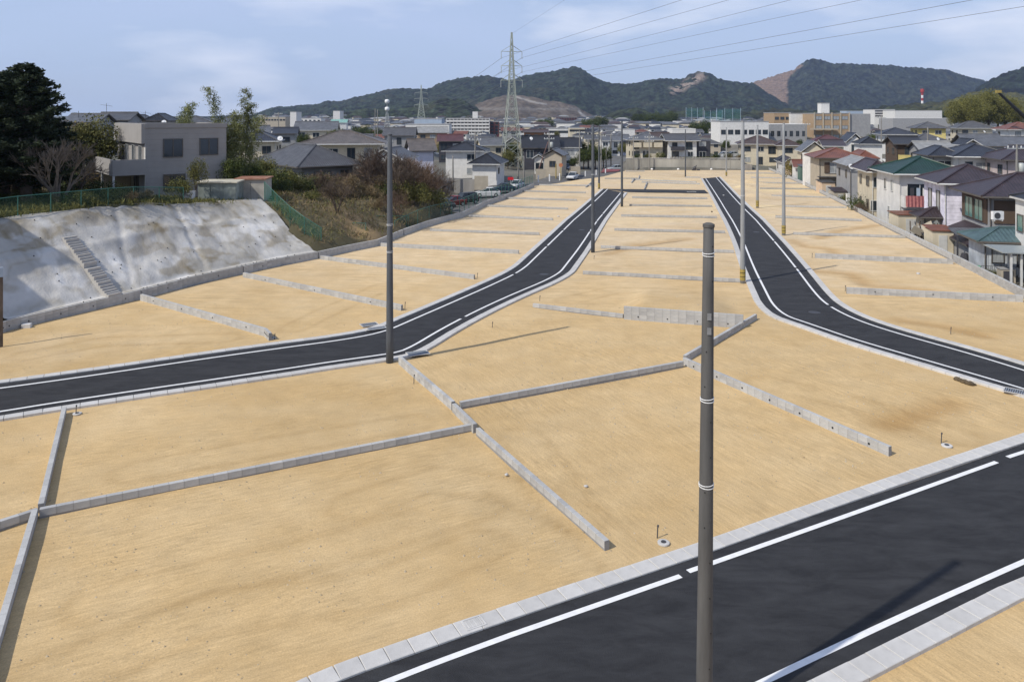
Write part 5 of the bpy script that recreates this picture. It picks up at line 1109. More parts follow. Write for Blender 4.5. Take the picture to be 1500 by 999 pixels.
def main_col(px, py, X_, Y_):
    c = fcol(11)(px, py, X_, Y_); n = fbm(X_/25, Y_/40, 3, 8)
    k = np.maximum(seg(px, py, [(1028, 111), (1018, 118), (1008, 122), (1000, 128), (986, 133)], 5.5)*(n > -.25), 0); c = mix(c, np.clip(k*1.2, 0, 1), (.34, .27, .22)); return c
P1 = [(300, 171), (370, 168), (385, 163), (395, 157), (430, 155), (465, 152), (480, 147), (500, 148), (520, 142), (545, 137), (560, 133), (575, 130), (598, 129), (625, 130), (650, 119), (680, 113), (715, 110), (735, 114), (750, 117), (765, 111), (785, 107), (810, 104), (828, 100), (843, 97), (855, 101), (870, 112), (888, 121), (925, 123), (950, 116), (1000, 115), (1010, 108), (1025, 104.5), (1040, 107), (1052, 115), (1075, 119), (1090, 121), (1104, 122), (1120, 133), (1145, 148), (1170, 162), (1200, 172)]
def far_col(px, py, X_, Y_):
    c = fcol(23, (.036, .045, .03))(px, py, X_, Y_); edge = 1150+(np.abs(py-118))*.35+6*fbm(px/5, py/5, 2, 3); lim = np.interp(py, [87, 97, 105, 120, 145], [1150, 1176, 1163, 1152, 1153])
    k = (1-sst(lim-3, lim+2, px+4*fbm(px/6, py/4, 2, 3)))*(py > 90); st = .85+.15*np.sin(py*1.9); return mix(c, k, (.30, .215, .16))*np.where(k > .5, st, 1)[..., None]
P2 = [(1040, 165), (1085, 128), (1100, 122), (1115, 117), (1140, 109), (1165, 101), (1173, 94), (1182, 87), (1192, 85.5), (1205, 88), (1220, 92), (1250, 93), (1300, 95), (1330, 98), (1365, 100), (1395, 104), (1420, 112), (1445, 118), (1480, 130), (1530, 150), (1650, 168)]
hill('hill', P2, 3400, 2500, -6, far_col, 23, 1030, 1700, 1.1, rough=9)
hill('hill', P1, 2600, 1500, -6, main_col, 11, 290, 1215, 1.1, rows=150, rough=8)
P3 = [(1380, 165), (1420, 135), (1440, 123), (1452, 116), (1470, 107), (1485, 102), (1500, 98), (1560, 80), (1700, 70), (1900, 90)]
hill('hill', P3, 1900, 1400, -6, fcol(31, (.024, .035, .024)), 31, 1375, 1900, 1.6, rows=80, rough=8)
def bare(px, py, X_, Y_):
    n = fbm(X_/18, Y_/25, 4, 3)[..., None]; c = np.array([.165, .135, .108])*(1+.6*n); c = mix(c, seg(px, py, [(752, 141), (768, 146), (786, 151), (800, 153)], 1.3), (.42, .39, .35)); c = mix(c, seg(px, py, [(848, 163), (852, 168), (862, 174)], 1.6), (.45, .43, .4))
    c = mix(c, np.exp(-((py-160)/2.2)**2)*(px < 850)*.6, (.28, .26, .235)); c = mix(c, sst(.1, .4, fbm(X_/35, Y_/20, 3, 12))*.6*(py > 152), (.06, .055, .045)); return np.clip(c, .02, .5)
P4 = [(675, 166), (690, 158), (700, 151), (715, 146), (735, 140), (765, 139.5), (800, 147), (830, 151), (845, 156), (860, 165), (885, 176)]
hill('hill', P4, 1480, 1050, -5, bare, 41, 670, 890, 1.2, rows=70, rough=3)
P5 = [(360, 180), (380, 172), (470, 170), (500, 165), (540, 158), (580, 160), (620, 152), (655, 141), (680, 145), (700, 158), (730, 170), (760, 176)]
hill('hill', P5, 1350, 1000, -5, fcol(51, (.036, .05, .026)), 51, 350, 765, 1.2, rows=60, rough=7)
P6 = [(860, 182), (885, 172), (905, 160), (935, 158), (960, 168), (990, 162), (1030, 160), (1060, 165), (1110, 160), (1150, 158), (1200, 162), (1270, 160), (1300, 155), (1345, 151), (1385, 147), (1405, 139), (1430, 133), (1470, 134), (1520, 140), (1700, 160), (1760, 176)]
def knoll_col(px, py, X_, Y_):
    c = fcol(61, (.04, .052, .028))(px, py, X_, Y_); k = sst(1270, 1420, px+30*fbm(X_/40, Y_/40, 3, 2))*(.5+.5*vn(X_/25, Y_/30, 6)); return mix(c, np.clip(k, 0, 1), (.125, .12, .045))*(1+.5*fbm(X_/7, Y_/9, 2, 66))[..., None]
hill('hill', P6, 1200, 900, -5, knoll_col, 61, 858, 1750, 1.4, rows=50, rough=7)

# ---------------- vegetation ----------------
def leafmesh(name, P, size, m, asp_=1.0, up=.0, jit=.5, seed=1, nrmv=None):
    r = np.random.default_rng(seed); P = np.asarray(P, float); n = len(P); s = size*(1+jit*(r.random(n)-.5)*2)
    a = r.normal(size=(n, 3)); a[:, 2] *= (1-up); a /= np.linalg.norm(a, axis=1)[:, None]; b = r.normal(size=(n, 3)); b -= (b*a).sum(1)[:, None]*a; b /= np.linalg.norm(b, axis=1)[:, None]
    a = a*s[:, None]*.5; b = b*(s*asp_)[:, None]*.5; V_ = np.stack([P-a, P-b*.8+a*.2, P+a, P+b], 1).reshape(-1, 3); Fq_ = np.arange(4*n).reshape(n, 4)
    return npmesh(name, V_, Fq_, m, False)
def leafmat(nm, c, var=.5, c2=None): m = mat(nm, c, .75, var, 1.1, spec=.2, rnd=.18, col2=c2); return m
lm_con = leafmat('conifer_needles', (.010, .019, .012), .6, (.034, .046, .019)); lm_green = leafmat('dark_leaves', (.026, .042, .012), .6, (.095, .115, .03)); lm_oliv = leafmat('olive_leaves', (.06, .07, .018), .5, (.20, .185, .06)); lm_brown = leafmat('dry_leaves', (.12, .09, .048), .5, (.30, .23, .13))
lm_bam = leafmat('bamboo_leaves', (.085, .10, .035), .4, (.24, .25, .10)); lm_yel = leafmat('yellow_leaves', (.13, .11, .02), .4, (.20, .17, .03)); barkm = mat('bark', (.09, .07, .055), .95, .3, 4); barkp = mat('pale_bark', (.15, .13, .11), .95, .3, 4); barkb = mat('brown_twigs', (.15, .105, .075), .95, .3, 4)
def clumps(n, rx, rz, cz, k, cr, seed, flat=1.0, bottom=-.6):
    r = np.random.default_rng(seed); c = r.normal(size=(k, 3)); c /= np.linalg.norm(c, axis=1)[:, None]; c *= (r.random(k)**.45)[:, None]; c = c[c[:, 2] > bottom]; c = c*[rx, rx, rz]+[0, 0, cz]
    i = r.integers(0, len(c), n); q = r.normal(size=(n, 3)); q /= np.linalg.norm(q, axis=1)[:, None]; q *= (r.random(n)**.4*cr)[:, None]*(.6+.8*r.random(len(c)))[i][:, None]; q[:, 2] *= flat; return c[i]+q
def trunk_mesh(h, r, m, seed, limbs=6, spread=1.5, top=None):
    rg = random.Random(seed); mb = MB(); p = Vector((0, 0, -.3)); n = 5
    for k in range(n): q = Vector((rg.uniform(-.1, .1)*k*.5, rg.uniform(-.1, .1)*k*.5, h*(k+1)/n)); mb.bar(p, q, r*(1-k/n*.75), r*(1-(k+1)/n*.75), 7); p = q
    for k in range(limbs): z = h*rg.uniform(.35, .9); a = rg.random()*6.28; mb.bar((0, 0, z), (math.cos(a)*spread, math.sin(a)*spread, z+spread*rg.uniform(.3, .8)), r*.35, r*.08, 5)
    return mb.mesh('trunk', m)
def tree(label, px, Y, h, crown_me, trunk_me, cat='tree', name='tree', z=None, x=None, group=None, sc=1.0, rz=None):
    X_ = PX(px, Y) if x is None else x; z = float(terr(np.array([X_]), np.array([Y]))[0]) if z is None else z
    t = thing(name, label, cat, (X_, Y, z-.05), rng.random()*6 if rz is None else rz, group); t.scale = (sc, sc, sc) if not isinstance(sc, tuple) else sc
    if trunk_me: link('trunk', trunk_me, t)
    link('crown', crown_me, t); return t
# conifer
def conifer(h, r, seed, n=240):
    rg = random.Random(seed); P = []; tb = MB(); tb.bar((0, 0, -.5), (0, 0, h*.55), .42, .25, 9); tb.bar((0, 0, h*.55), (0, 0, h), .25, .03, 7)
    for k in range(n):
        f = (k/n)**.9*.86+.14; z = h*f; L_ = r*(1-f)**.62*rg.uniform(.7, 1.12)+.25; a = rg.random()*6.283; up = rg.uniform(.18, .42); q0 = Vector((0, 0, z)); q1 = Vector((math.cos(a)*L_, math.sin(a)*L_, z+L_*up-.08*L_)); tb.bar(q0, q1, .06, .01, 4)
        m = int(40+L_*52)
        for j in range(m):
            t_ = .2+.8*rg.random()**.7; c = q0.lerp(q1, t_); w = .07+.20*L_*(1-t_)**.8*.6; P.append((c.x+rg.gauss(0, w), c.y+rg.gauss(0, w), c.z+rg.gauss(0, .07)-.04))
    return tb.mesh('trunk', barkm), leafmesh('crown', P, .26, lm_con, .4, .5, seed=seed)
ct, cm_ = conifer(9.6, 4.2, 3); ct2, cm2 = conifer(8.8, 4.6, 8)
tree('tallest dark conifer at the left edge, its branches sweeping up to the right', 38, 52, 9.6, cm_, ct, z=4.8); tree('dark conifer cut by the left picture edge', -14, 51, 8, cm2, ct2, z=4.9); tree('lower dark conifer behind the two front ones', 6, 56, 8, cm2, ct2, z=4.8, rz=2.2, sc=1.06)
tree('dark conifer between the left edge and the tallest one, slightly behind', 26, 55, 8, cm2, ct2, z=4.5, rz=4, sc=.98)
# bare trees
def bare_tree(h, seed, m, r0=.16, levels=6, spread=.6, lean=0):
    rg = random.Random(seed); mb = MB()
    def go(p, d, L_, r, lv):
        q = p+d*L_; mb.bar(p, q, r, r*.68, 6 if lv > 3 else 3, cap=False)
        if lv == 0: return
        for k in range(3 if lv > 1 else 4):
            a = Vector((rg.gauss(0, 1), rg.gauss(0, 1), rg.gauss(0, .8))); nd = (d+a.normalized()*spread*rg.uniform(.6, 1.25)+Vector((0, 0, .12))).normalized(); go(p.lerp(q, rg.uniform(.6, 1)), nd, L_*rg.uniform(.62, .86), r*.62, lv-1)
    for k in range(4):
        a = k*1.57+rg.random(); go(Vector((0, 0, -.2)), Vector((math.cos(a)*.38+lean, math.sin(a)*.38, 1)).normalized(), h*.30, r0, levels-1)
    return mb.mesh('branches', m)
bt1, bt2, bt3 = bare_tree(6, 2, barkp, .13, 6, .55), bare_tree(6, 5, barkb, .11, 6, .75), bare_tree(6, 9, barkm, .1, 6, .7)
def btree(label, px, Y, me_, sc, z=None, group=None, rz=None, x=None):
    X_ = PX(px, Y) if x is None else x; z = float(terr(np.array([X_]), np.array([Y]))[0]) if z is None else z; t = thing('bare_tree', label, 'bare tree', (X_, Y, z-.1), rng.random()*6 if rz is None else rz, group); t.scale = (sc,)*3; link('branches', me_, t); return t
btree('pale-branched leafless tree between the dark conifer and the modern house', 86, 51, bt1, .95, 4.9)
btree('smaller leafless tree just left of the balcony house', 112, 56, bt3, .75, 4.8)
for k, (px, Y, s) in enumerate([(548, 82, 1.15), (572, 80, 1.0), (590, 88, 1.35), (560, 92, 1.3), (607, 90, 1.2), (535, 88, .9), (618, 94, 1.1), (584, 78, .85), (600, 80, .95), (545, 95, 1.2)]): btree('reddish-brown leafless tree in the dense group on the bank right of the tall pole', px, Y, (bt2, bt3)[k % 2], s, group='leafless trees of the bank thicket')
for k in range(12): btree('low leafless thicket shrub on the brown bank', rng.uniform(470, 600), rng.uniform(70, 88), (bt2, bt3)[k % 2], rng.uniform(.35, .6), group='leafless thicket shrubs on the bank')
for k, (px, Y, s) in enumerate([(600, 92, 1.5), (622, 98, 1.35), (578, 88, 1.3), (628, 100, 1.1), (560, 84, 1.05), (612, 84, 1.0), (590, 100, 1.35)]): btree(['tallest reddish-brown leafless tree right of the tall pole', 'reddish leafless tree at the right of the bare group', 'leafless tree directly right of the tall pole', 'low leafless tree nearest the parked cars', 'leafless tree seen just left of the tall pole', 'short leafless tree at the front of the bare group', 'leafless tree at the back of the bare group'][k], px, Y, [bt2, bt3, bt2][k % 3], s)
btree('slender leafless sapling on the brown bank', 494, 66, bt3, .62); btree('small pale leafless shrub before the grey hip-roofed house', 422, 90, bt1, .5)
# bamboo
def bamboo(h, seed, n=1, sp=.5):
    rg = random.Random(seed); tb = MB(); P = []
    for c in range(n):
        bx_, by_ = rg.gauss(0, sp), rg.gauss(0, sp); a = rg.random()*6.28; hh = h*rg.uniform(.8, 1); bend = rg.uniform(.4, 1.3); p = Vector((bx_, by_, -.3)); K_ = 20
        for k in range(K_):
            t_ = (k+1)/K_; q = Vector((bx_+math.cos(a)*bend*t_**3, by_+math.sin(a)*bend*t_**3, hh*t_-.25*bend*t_**4)); tb.bar(p, q, .05*(1-t_*.8), .05*(1-t_*.85), 5, cap=False)
            if t_ > .25:
                for j in range(7):
                    b_ = rg.random()*6.28; L_ = (1.75-t_*1.05)*rg.uniform(.4, 1.0); e_ = q+Vector((math.cos(b_)*L_, math.sin(b_)*L_, .45*L_))
                    for i in range(34): u_ = rg.random()**.6; w = q.lerp(e_, u_); P.append((w.x+rg.gauss(0, .09), w.y+rg.gauss(0, .09), w.z-.3*u_*u_+rg.gauss(0, .14)))
            p = q
    return tb.mesh('stem', lm_oliv), leafmesh('crown', P, .17, lm_bam, .3, .2, seed=seed)
for px, Y, h, n, s, lb in [(326, 68, 10.2, 1, .15, 'tallest bamboo plume rising right of the flat-roofed house'), (352, 70, 8.8, 2, .3, 'slightly lower bamboo leaning right of the tallest one'), (268, 72, 8.0, 2, .3, 'bushy bamboo top showing above the flat roof'), (297, 73, 6.9, 1, .3, 'small bamboo tip above the right end of the flat roof'), (340, 67, 7.0, 4, .7, 'dense lower bamboo clump at the right corner of the flat-roofed house')]:
    a_, b_ = bamboo(h, int(px), n, s); t = thing('bamboo', lb, 'bamboo', (PX(px, Y), Y, 4.5), rng.random()*6); link('stem', a_, t); link('crown', b_, t)
# broadleaf prototypes and shrubs
cr1 = leafmesh('crown', clumps(8000, 2.2, 1.9, 3.6, 70, .8, 1), .2, lm_green, .6, seed=1); tr1 = trunk_mesh(3.8, .2, barkm, 1)
cr2 = leafmesh('crown', clumps(8000, 2.2, 1.9, 3.6, 70, .8, 2), .2, lm_oliv, .6, seed=2)
cr3 = leafmesh('crown', clumps(8000, 2.3, 2.0, 3.5, 60, .9, 3), .18, lm_brown, .5, seed=3)
sh = [leafmesh('foliage', clumps((2600, 2600, 3600, 2600)[k], 1.0, .75, .75, 30, .42, 10+k), (.12, .12, .2, .12)[k], m, (.45, .45, .13, .45)[k], seed=20+k) for k, m in enumerate((lm_green, lm_oliv, lm_brown, lm_yel))]
def shrub(label, px, Y, k, sc, group=None, z=None, cat='shrub', name='shrub', x=None):
    X_ = PX(px, Y) if x is None else x; z = float(terr(np.array([X_]), np.array([Y]))[0]) if z is None else z; t = thing(name, label, cat, (X_, Y, z-.1), rng.random()*6, group); t.scale = sc if isinstance(sc, tuple) else (sc,)*3
    link('foliage', sh[k], t); m_ = STEM; link('stem', m_, t); return t
smb = MB()
for k in range(7): a_ = k*.9; smb.bar((0, 0, -.3), (math.cos(a_)*.5, math.sin(a_)*.5, .9), .03, .01, 4)
STEM = smb.mesh('stem', barkm)
tree('rounded dark green tree left of the modern house', 137, 67, 5, cr2, tr1, z=4.9, sc=1.0); tree('olive-brown tree behind the leafless tree on the left', 112, 70, 5, cr3, tr1, z=4.8, sc=.95); tree('low dark tree right of the modern house corner', 345, 66, 4, cr1, tr1, z=4.2, sc=.55)
tree('green tree left of the grey hip-roofed house', 388, 80, 4, cr2, tr1, sc=.62, z=3.0); tree('small dark tree in the corner by the beige hut', 372, 76, 4, cr1, tr1, sc=.5, z=3.6)
shrub('cone-shaped green shrub in front of the modern house windows', 287, 59.5, 1, (.72, .72, 1.35), z=5.6); shrub('olive shrub left of the cone-shaped one', 266, 58.5, 1, (1.0, .9, .9), z=4.9)
shrub('clipped round evergreen before the grey hip-roofed house', 521, 88, 0, (1.3, 1.3, 1.5), z=2.2); shrub('dense shrub left of the grey house window', 452, 90, 0, (1.6, 1.2, 1.0), z=2.0); shrub('leafy shrub under the grey house eaves, left corner', 430, 88, 1, (1.3, 1.1, 1.3), z=2.4)
def off_limits(X_, Y_):
    u = (X_-A1.x)*ndir.x+(Y_-A1.y)*ndir.y; s_ = (X_-A1.x)*nrm.x+(Y_-A1.y)*nrm.y
    return (-6 < u < (A2-A1).length+1.2 and -1 < s_ < SL+1.2) or X_ > float(XLf(min(max(Y_, YC), YF)))-1.7
def fill(n, f, group, label, ks, sz, name='shrub', cat='shrub'):
    i = 0
    while i < n:
        px, Y = f()
        if off_limits(PX(px, Y), Y): continue
        if Y > 88 and px > 606: continue
        if abs(px-524) < 24 and Y < 73: continue
        s = rng.uniform(*sz); shrub(label, px, Y, rng.choice(ks), (s, s, s*rng.uniform(.7, 1.1)), group, name=name, cat=cat); i += 1
fill(30, lambda: (rng.uniform(415, 560), rng.uniform(68, 90)), 'brambles on the brown bank', 'tangled olive-brown bramble on the bank below the grey house', [1, 2, 2, 1, 0], (.7, 1.4))
fill(34, lambda: (rng.uniform(560, 660), rng.uniform(74, 112)), 'dry shrubs under the bare trees', 'dry brown shrub in the thicket under the leafless trees', [2, 2, 1], (1.0, 1.9))
fill(50, lambda: (rng.uniform(-20, 290), rng.uniform(50, 56)), 'shrubs behind the slope fence', 'low olive shrub behind the green fence at the top of the slope', [1, 2, 0, 1], (.45, .85))
fill(14, lambda: (rng.uniform(355, 420), rng.uniform(68, 80)), 'shrubs in the corner above the slope end', 'green shrub in the corner above the right end of the slope', [0, 1, 1], (.8, 1.4))
fill(10, lambda: (rng.uniform(0, 140), rng.uniform(58, 70)), 'dark undergrowth beneath the conifers', 'dark undergrowth shrub beneath the conifers', [0, 0, 2], (1.0, 1.8))
for k, (px, Y, s) in enumerate([(588, 79, 1.5), (606, 84, 1.6), (566, 77, 1.3), (430, 74, 1.2), (450, 76, 1.1), (475, 80, 1.3), (620, 92, 1.5), (600, 96, 1.7), (500, 84, 1.2)]): shrub('dark green bush among the brown thicket on the bank', px, Y, 0 if k % 3 else 1, s, 'dark green bushes on the bank')
shrub('bright green bush with bare stems right of the white gate post', 1258, 90.5, 0, (1.3, 1.1, 1.75)); shrub('olive bush left of the white gate post', 1234, 103, 1, (.9, .9, 1.2)); btree('brown leafless bush beside the bright green one', 1263, 88.5, bt2, .4)
shrub('yellow-green bush by the little white cottage', 1160, 155, 3, (1.4, 1.4, 2.6)); tree('dark green tree above the rust-red roof', 1250, 124, 4, cr1, tr1, sc=.7, z=.2); shrub('olive tree top left of the dark green tree', 1240, 122, 1, (1.6, 1.6, 1.6), z=2.6)
tree('orange-brown leafless crown behind the yellow balconies', 1308, 130, 4, cr2, tr1, sc=.6, z=-.5)
for px, Y, k, lb in [(1438, 54.2, 1, 'low green plants behind the iron fence'), (1449, 54.0, 0, 'second low plant behind the iron fence'), (1425, 56.0, 1, 'weeds beside the green tub'), (1460, 53.6, 1, 'third low plant behind the iron fence')]: shrub(lb, px, Y, k, (.55, .4, .38), z=-.35)
tree('dark tree seen behind the right pylon leg', 752, 196, 4, cr1, tr1, sc=1.1); tree('yellowish tree inside the pylon legs', 744, 185, 4, cr2, tr1, sc=.8); shrub('yellow-leaved garden shrub by the white house wall', 683, 136, 3, (1.6, 1.2, 1.1)); shrub('clipped green garden shrub behind the concrete yard wall', 672, 137, 1, (1.5, 1.2, 1.0))
for px, Y, s, lb in [(862, 195, 1.2, 'dark green tree left of the far road poles'), (872, 190, 1.0, 'second dark tree by the far road'), (855, 188, .9, 'dark hedge tree right of the black-roofed houses'), (884, 200, 1.0, 'rounded dark tree by the far road bend'), (840, 187, .55, 'small hedge tree before the black-roofed house')]: tree(lb, px, Y, 4, cr1, tr1, sc=s)
for k in range(8): shrub('garden shrub on top of the concrete wall', 0, 189, rng.choice([0, 1, 2]), rng.uniform(.7, 1.3), 'garden shrubs along the concrete wall', z=.1, x=PX(rng.choice([935, 950, 965, 971, 1030, 1048, 1070, 1085])+rng.uniform(-3, 3), 189))
for k in range(14): shrub('tiny hedge plant on the edge of the concrete wall', 0, 187.8, rng.choice([1, 3, 2]), .45, 'hedge plants along the concrete wall', z=.15, x=PX(984+k*4.6, 187.8))
# larger trees on the right knoll and in the valley
lm_knoll = leafmat('yellow_green_leaves', (.10, .105, .028), .4, (.22, .205, .06))
crb = leafmesh('crown', clumps(26000, 9, 5.5, 8, 60, 2.3, 44), .34, lm_knoll, .7, seed=44); trb = trunk_mesh(8, .5, barkm, 4, 6, 4); crd = leafmesh('crown', clumps(12000, 8, 6, 8, 50, 2.6, 45), .55, lm_green, .7, seed=45)
for px, Y, s, lb in [(1418, 300, .95, 'large yellow-green tree on the right knoll, left one'), (1448, 310, 1.15, 'largest yellow-green tree on the right knoll'), (1472, 320, .95, 'yellow-green tree on the right knoll near the crane'), (1434, 330, 1.1, 'yellow-green tree at the back of the knoll'), (1462, 345, 1.1, 'rear yellow-green tree behind the crane boom')]: tree(lb, px, Y, 9, crb, trb, sc=s, z=PZ(172, Y)-6)
for px, Y, s, lb in [(1025, 520, .9, 'round dark tree left of the white school block'), (1041, 530, .75, 'smaller round tree beside it, left of the school'), (800, 640, .9, 'dark tree left of the maroon apartments'), (865, 640, .9, 'dark tree right of the maroon apartments'), (878, 660, 1, 'second dark tree right of the maroon apartments'), (530, 420, .8, 'dark clump of trees left of the white hall'), (548, 415, .7, 'dark clump beside the communications mast'), (690, 700, 1, 'tree before the bare hillside'), (960, 800, 1.2, 'dark wood edge in the centre valley, left tree'), (980, 820, 1.3, 'dark wood edge in the centre valley, middle tree'), (940, 830, 1.2, 'dark wood edge tree near the white houses'), (1290, 700, 1, 'dark tree left of the mall'), (1340, 800, 1.4, 'dark tree behind the mall'), (1370, 820, 1.5, 'tree at the foot of the red and white tower')]:
    tree(lb, px, Y, 9, crd, trb, sc=s*.8 if Y < 450 else s)
rt2 = random.Random(9); kk = 0
while kk < 70:
    Y = 150*math.exp(rt2.random()*1.3); px = rt2.uniform(390, 1500); X_ = PX(px, Y)
    if any((X_-a)**2+(Y-b)**2 < 36 for a, b in occ): continue
    if (Y < 200 and (float(XLf(min(Y, YF)))-6 < X_ < float(XRf(min(Y, YF)))+2)) or (Y < 230 and 620 < px < 920) or px < 600 and Y < 170: continue
    occ.append((X_, Y)); o = tree('small %s tree in a garden of the town, %s' % (('dark green', 'olive')[kk % 2], 'left of the pylon' if px < 745 else 'right of the pylon' if px < 1055 else 'right of the site'), 0, Y, 4, (cr1, cr2)[kk % 2], tr1, sc=rt2.uniform(.45, .95), x=X_, group='small %s garden trees in the town, %s' % (('dark green', 'olive')[kk % 2], 'left of the pylon' if px < 745 else 'right of the pylon' if px < 1055 else 'right of the site')); kk += 1
q_ = on_plateau = Vector((PX(76, 47.5), 47.5, 0)); mb_ = MB(); mb_.lathe([(.15, -.3), (.55, -.15), (.62, .15), (.5, .45), (.2, .62), (.03, .66)], 9)
mb_.v = [tuple(Vector(v)*(1+.3*float(fbm(v[0]*2+3, v[1]*2+v[2], 2)))) for v in mb_.v]; o = mb_.build('boulder', mat('boulder', (.42, .40, .36), .9, .3, 3, .5, 15)); o.location = (q_.x, q_.y, float(terr(np.array([q_.x]), np.array([q_.y]))[0])+.15); tag(o, 'pale rounded boulder behind the green fence below the leafless tree', 'boulder')
# weeds and rough grass: real blades, uncountable
def tufts(name, pts, size, m, n, seed):
    r = np.random.default_rng(seed); i = r.integers(0, len(pts), n); P = pts[i]+np.c_[r.normal(0, .25, n), r.normal(0, .25, n), r.random(n)*.3]; return stuff(link(name, leafmesh(name, P, size*1.7, m, .13, -1.5, seed=seed)), None, None)
def area(pxa, pxb, ya, yb, n, seed):
    r = np.random.default_rng(seed); Y_ = r.uniform(ya, yb, n); X_ = PX(r.uniform(pxa, pxb, n), Y_); z_ = terr(X_, Y_)
    u = (X_-A1.x)*ndir.x+(Y_-A1.y)*ndir.y; s_ = (X_-A1.x)*nrm.x+(Y_-A1.y)*nrm.y; k = ~((u > -6) & (u < (A2-A1).length+.3) & (s_ > -1) & (s_ < SL+.5)) & (X_ < XLf(np.clip(Y_, YC, YF))-.6); return np.stack([X_, Y_, z_], 1)[k]
for nme, ar, sz, m, n, lb in [('rough_grass', area(-60, 420, 44, 62, 9000, 1), .22, lm_oliv, 22000, 'rough grass behind the green fence above the slope'), ('dry_weeds', area(400, 660, 60, 110, 9000, 2), .26, lm_brown, 13000, 'dry brown weeds covering the bank'), ('green_weeds', area(400, 640, 60, 100, 5000, 3), .22, lm_oliv, 8000, 'greener weeds on the bank')]:
    o = tufts(nme, ar, sz, m, n, 5); tag(o, lb, 'weeds')

# ---------------- fences ----------------
gpost = mat('green_post', (.05, .15, .12), .5, .1, 3); gmesh = mat('green_mesh', (.03, .10, .075), .6, .1, 3, alpha=.2)
def mesh_fence(label, pts, h, post=2.0, m=gmesh, alpha=True):
    t = thing('mesh_fence', label, 'fence', pts[0]); o0 = Vector(pts[0]); R_ = resample(pts, post)
    pm = MB(); pm.bar((0, 0, -.3), (0, 0, h+.03), .03, n=6); pme = pm.mesh('post', gpost); a = MB(); b = MB()
    for i, p in enumerate(R_): link('post', pme, t, p-o0)
    for p, q in zip(R_, R_[1:]):
        p, q = p-o0, q-o0; z_ = Vector((0, 0, h)); a.bar(p+z_, q+z_, .025, n=5); pn = MB(); pn.quad(p, q, q+z_*.98, p+z_*.98); pn.build('mesh_panel', m, t)
    a.build('rail', gpost, t); return t
tops = [Vector((tx[i]+nrm.x*.5, ty[i]+nrm.y*.5, tz[i]+.02)) for i in range(0, int(nu*.8), 8)]; tops = [tops[0]-ndir*6]+tops
mesh_fence('green mesh fence along the top edge of the concrete slope', tops, 1.15)
E0 = Vector((tx[-1]+ndir.x*.35, ty[-1]+ndir.y*.35, tz[-1]+.1)); E1 = Vector((bx[-1]+ndir.x*.7+nrm.x*1.5, by[-1]+ndir.y*.7+nrm.y*1.5, 1.5)); E2 = Vector((bx[-1]+ndir.x*1.6+nrm.x*.3, by[-1]+ndir.y*1.6+nrm.y*.3, .55))
mesh_fence('bright green mesh fence running down the right edge of the concrete slope', [E0, E0.lerp(E1, .5)+Vector((0, 0, -.25)), E1, E2], 1.25, 1.6, mat('bright_green_mesh', (.025, .15, .10), .6, .1, 3, alpha=.3))
def wz(px, py, off, up=.58): g = G(px, py); d = Vector((-.97, .24, 0)); return g+d*off+Vector((0, 0, up))
mesh_fence('green mesh fence outside the boundary wall beside the parked cars', [wz(590, 345, .8, .1), wz(627, 331, .5), wz(677, 318, .5), wz(712, 300, .5), wz(738, 292, .5), wz(784, 273, .5)], 1.2, 2.5)
mesh_fence('short green fence on the sandy patch of the bank', [Vector((PX(517, 66), 66, .55)), Vector((PX(536, 66), 66, .5))], 1.2, 1.1)
mesh_fence('low green fence in the grass right of the tall pole', [Vector((PX(552, 71), 71, .4)), Vector((PX(604, 73), 73, .1))], 1.3, 1.6)
# driving range nets
nt_ = mat('range_net', (.05, .26, .25), .7, .1, 1, alpha=.22); t = thing('driving_range', 'teal nets on tall masts of the golf driving range in the distance', 'driving range', (0, 0, 0))
for a_, b_, tp, bs, Y in ((1005, 1030, 159, 172, 760), (1032, 1058, 163, 176, 780), (1050, 1085, 160, 178, 740)):
    m = MB(); m.quad((PX(a_, Y), Y, PZ(bs, Y)), (PX(b_, Y), Y, PZ(bs, Y)), (PX(b_, Y), Y, PZ(tp, Y)), (PX(a_, Y), Y, PZ(tp, Y))); m.build('net', nt_, t)
    for k in range(4): q = a_+(b_-a_)*k/3; m = MB(); m.bar((PX(q, Y), Y, PZ(bs, Y)-8), (PX(q, Y), Y, PZ(tp, Y)+1), .2, n=5); m.build('mast', WM['blue'], t)
# yard walls by the road
for pa, pb, Y, zt, zb, lb in [(665, 695, 134, 263, 277, 'grey concrete yard wall at the street corner with the pole'), (695, 715, 133, 258, 270, 'pale low yard wall beside the corner house'), (833, 850, 172, 244, 256, 'pale yard wall behind the white car'), (785, 800, 158, 248, 262, 'slanting pale fence by the leaning pole')]:
    m = MB(); m.box(PX(pa, Y), PX(pb, Y), Y, Y+.2, PZ(zb, Y)-1, PZ(zt, Y)); o = m.build('yard_wall', conc_d if 'grey' in lb else WM['beige']); tag(o, lb, 'wall')

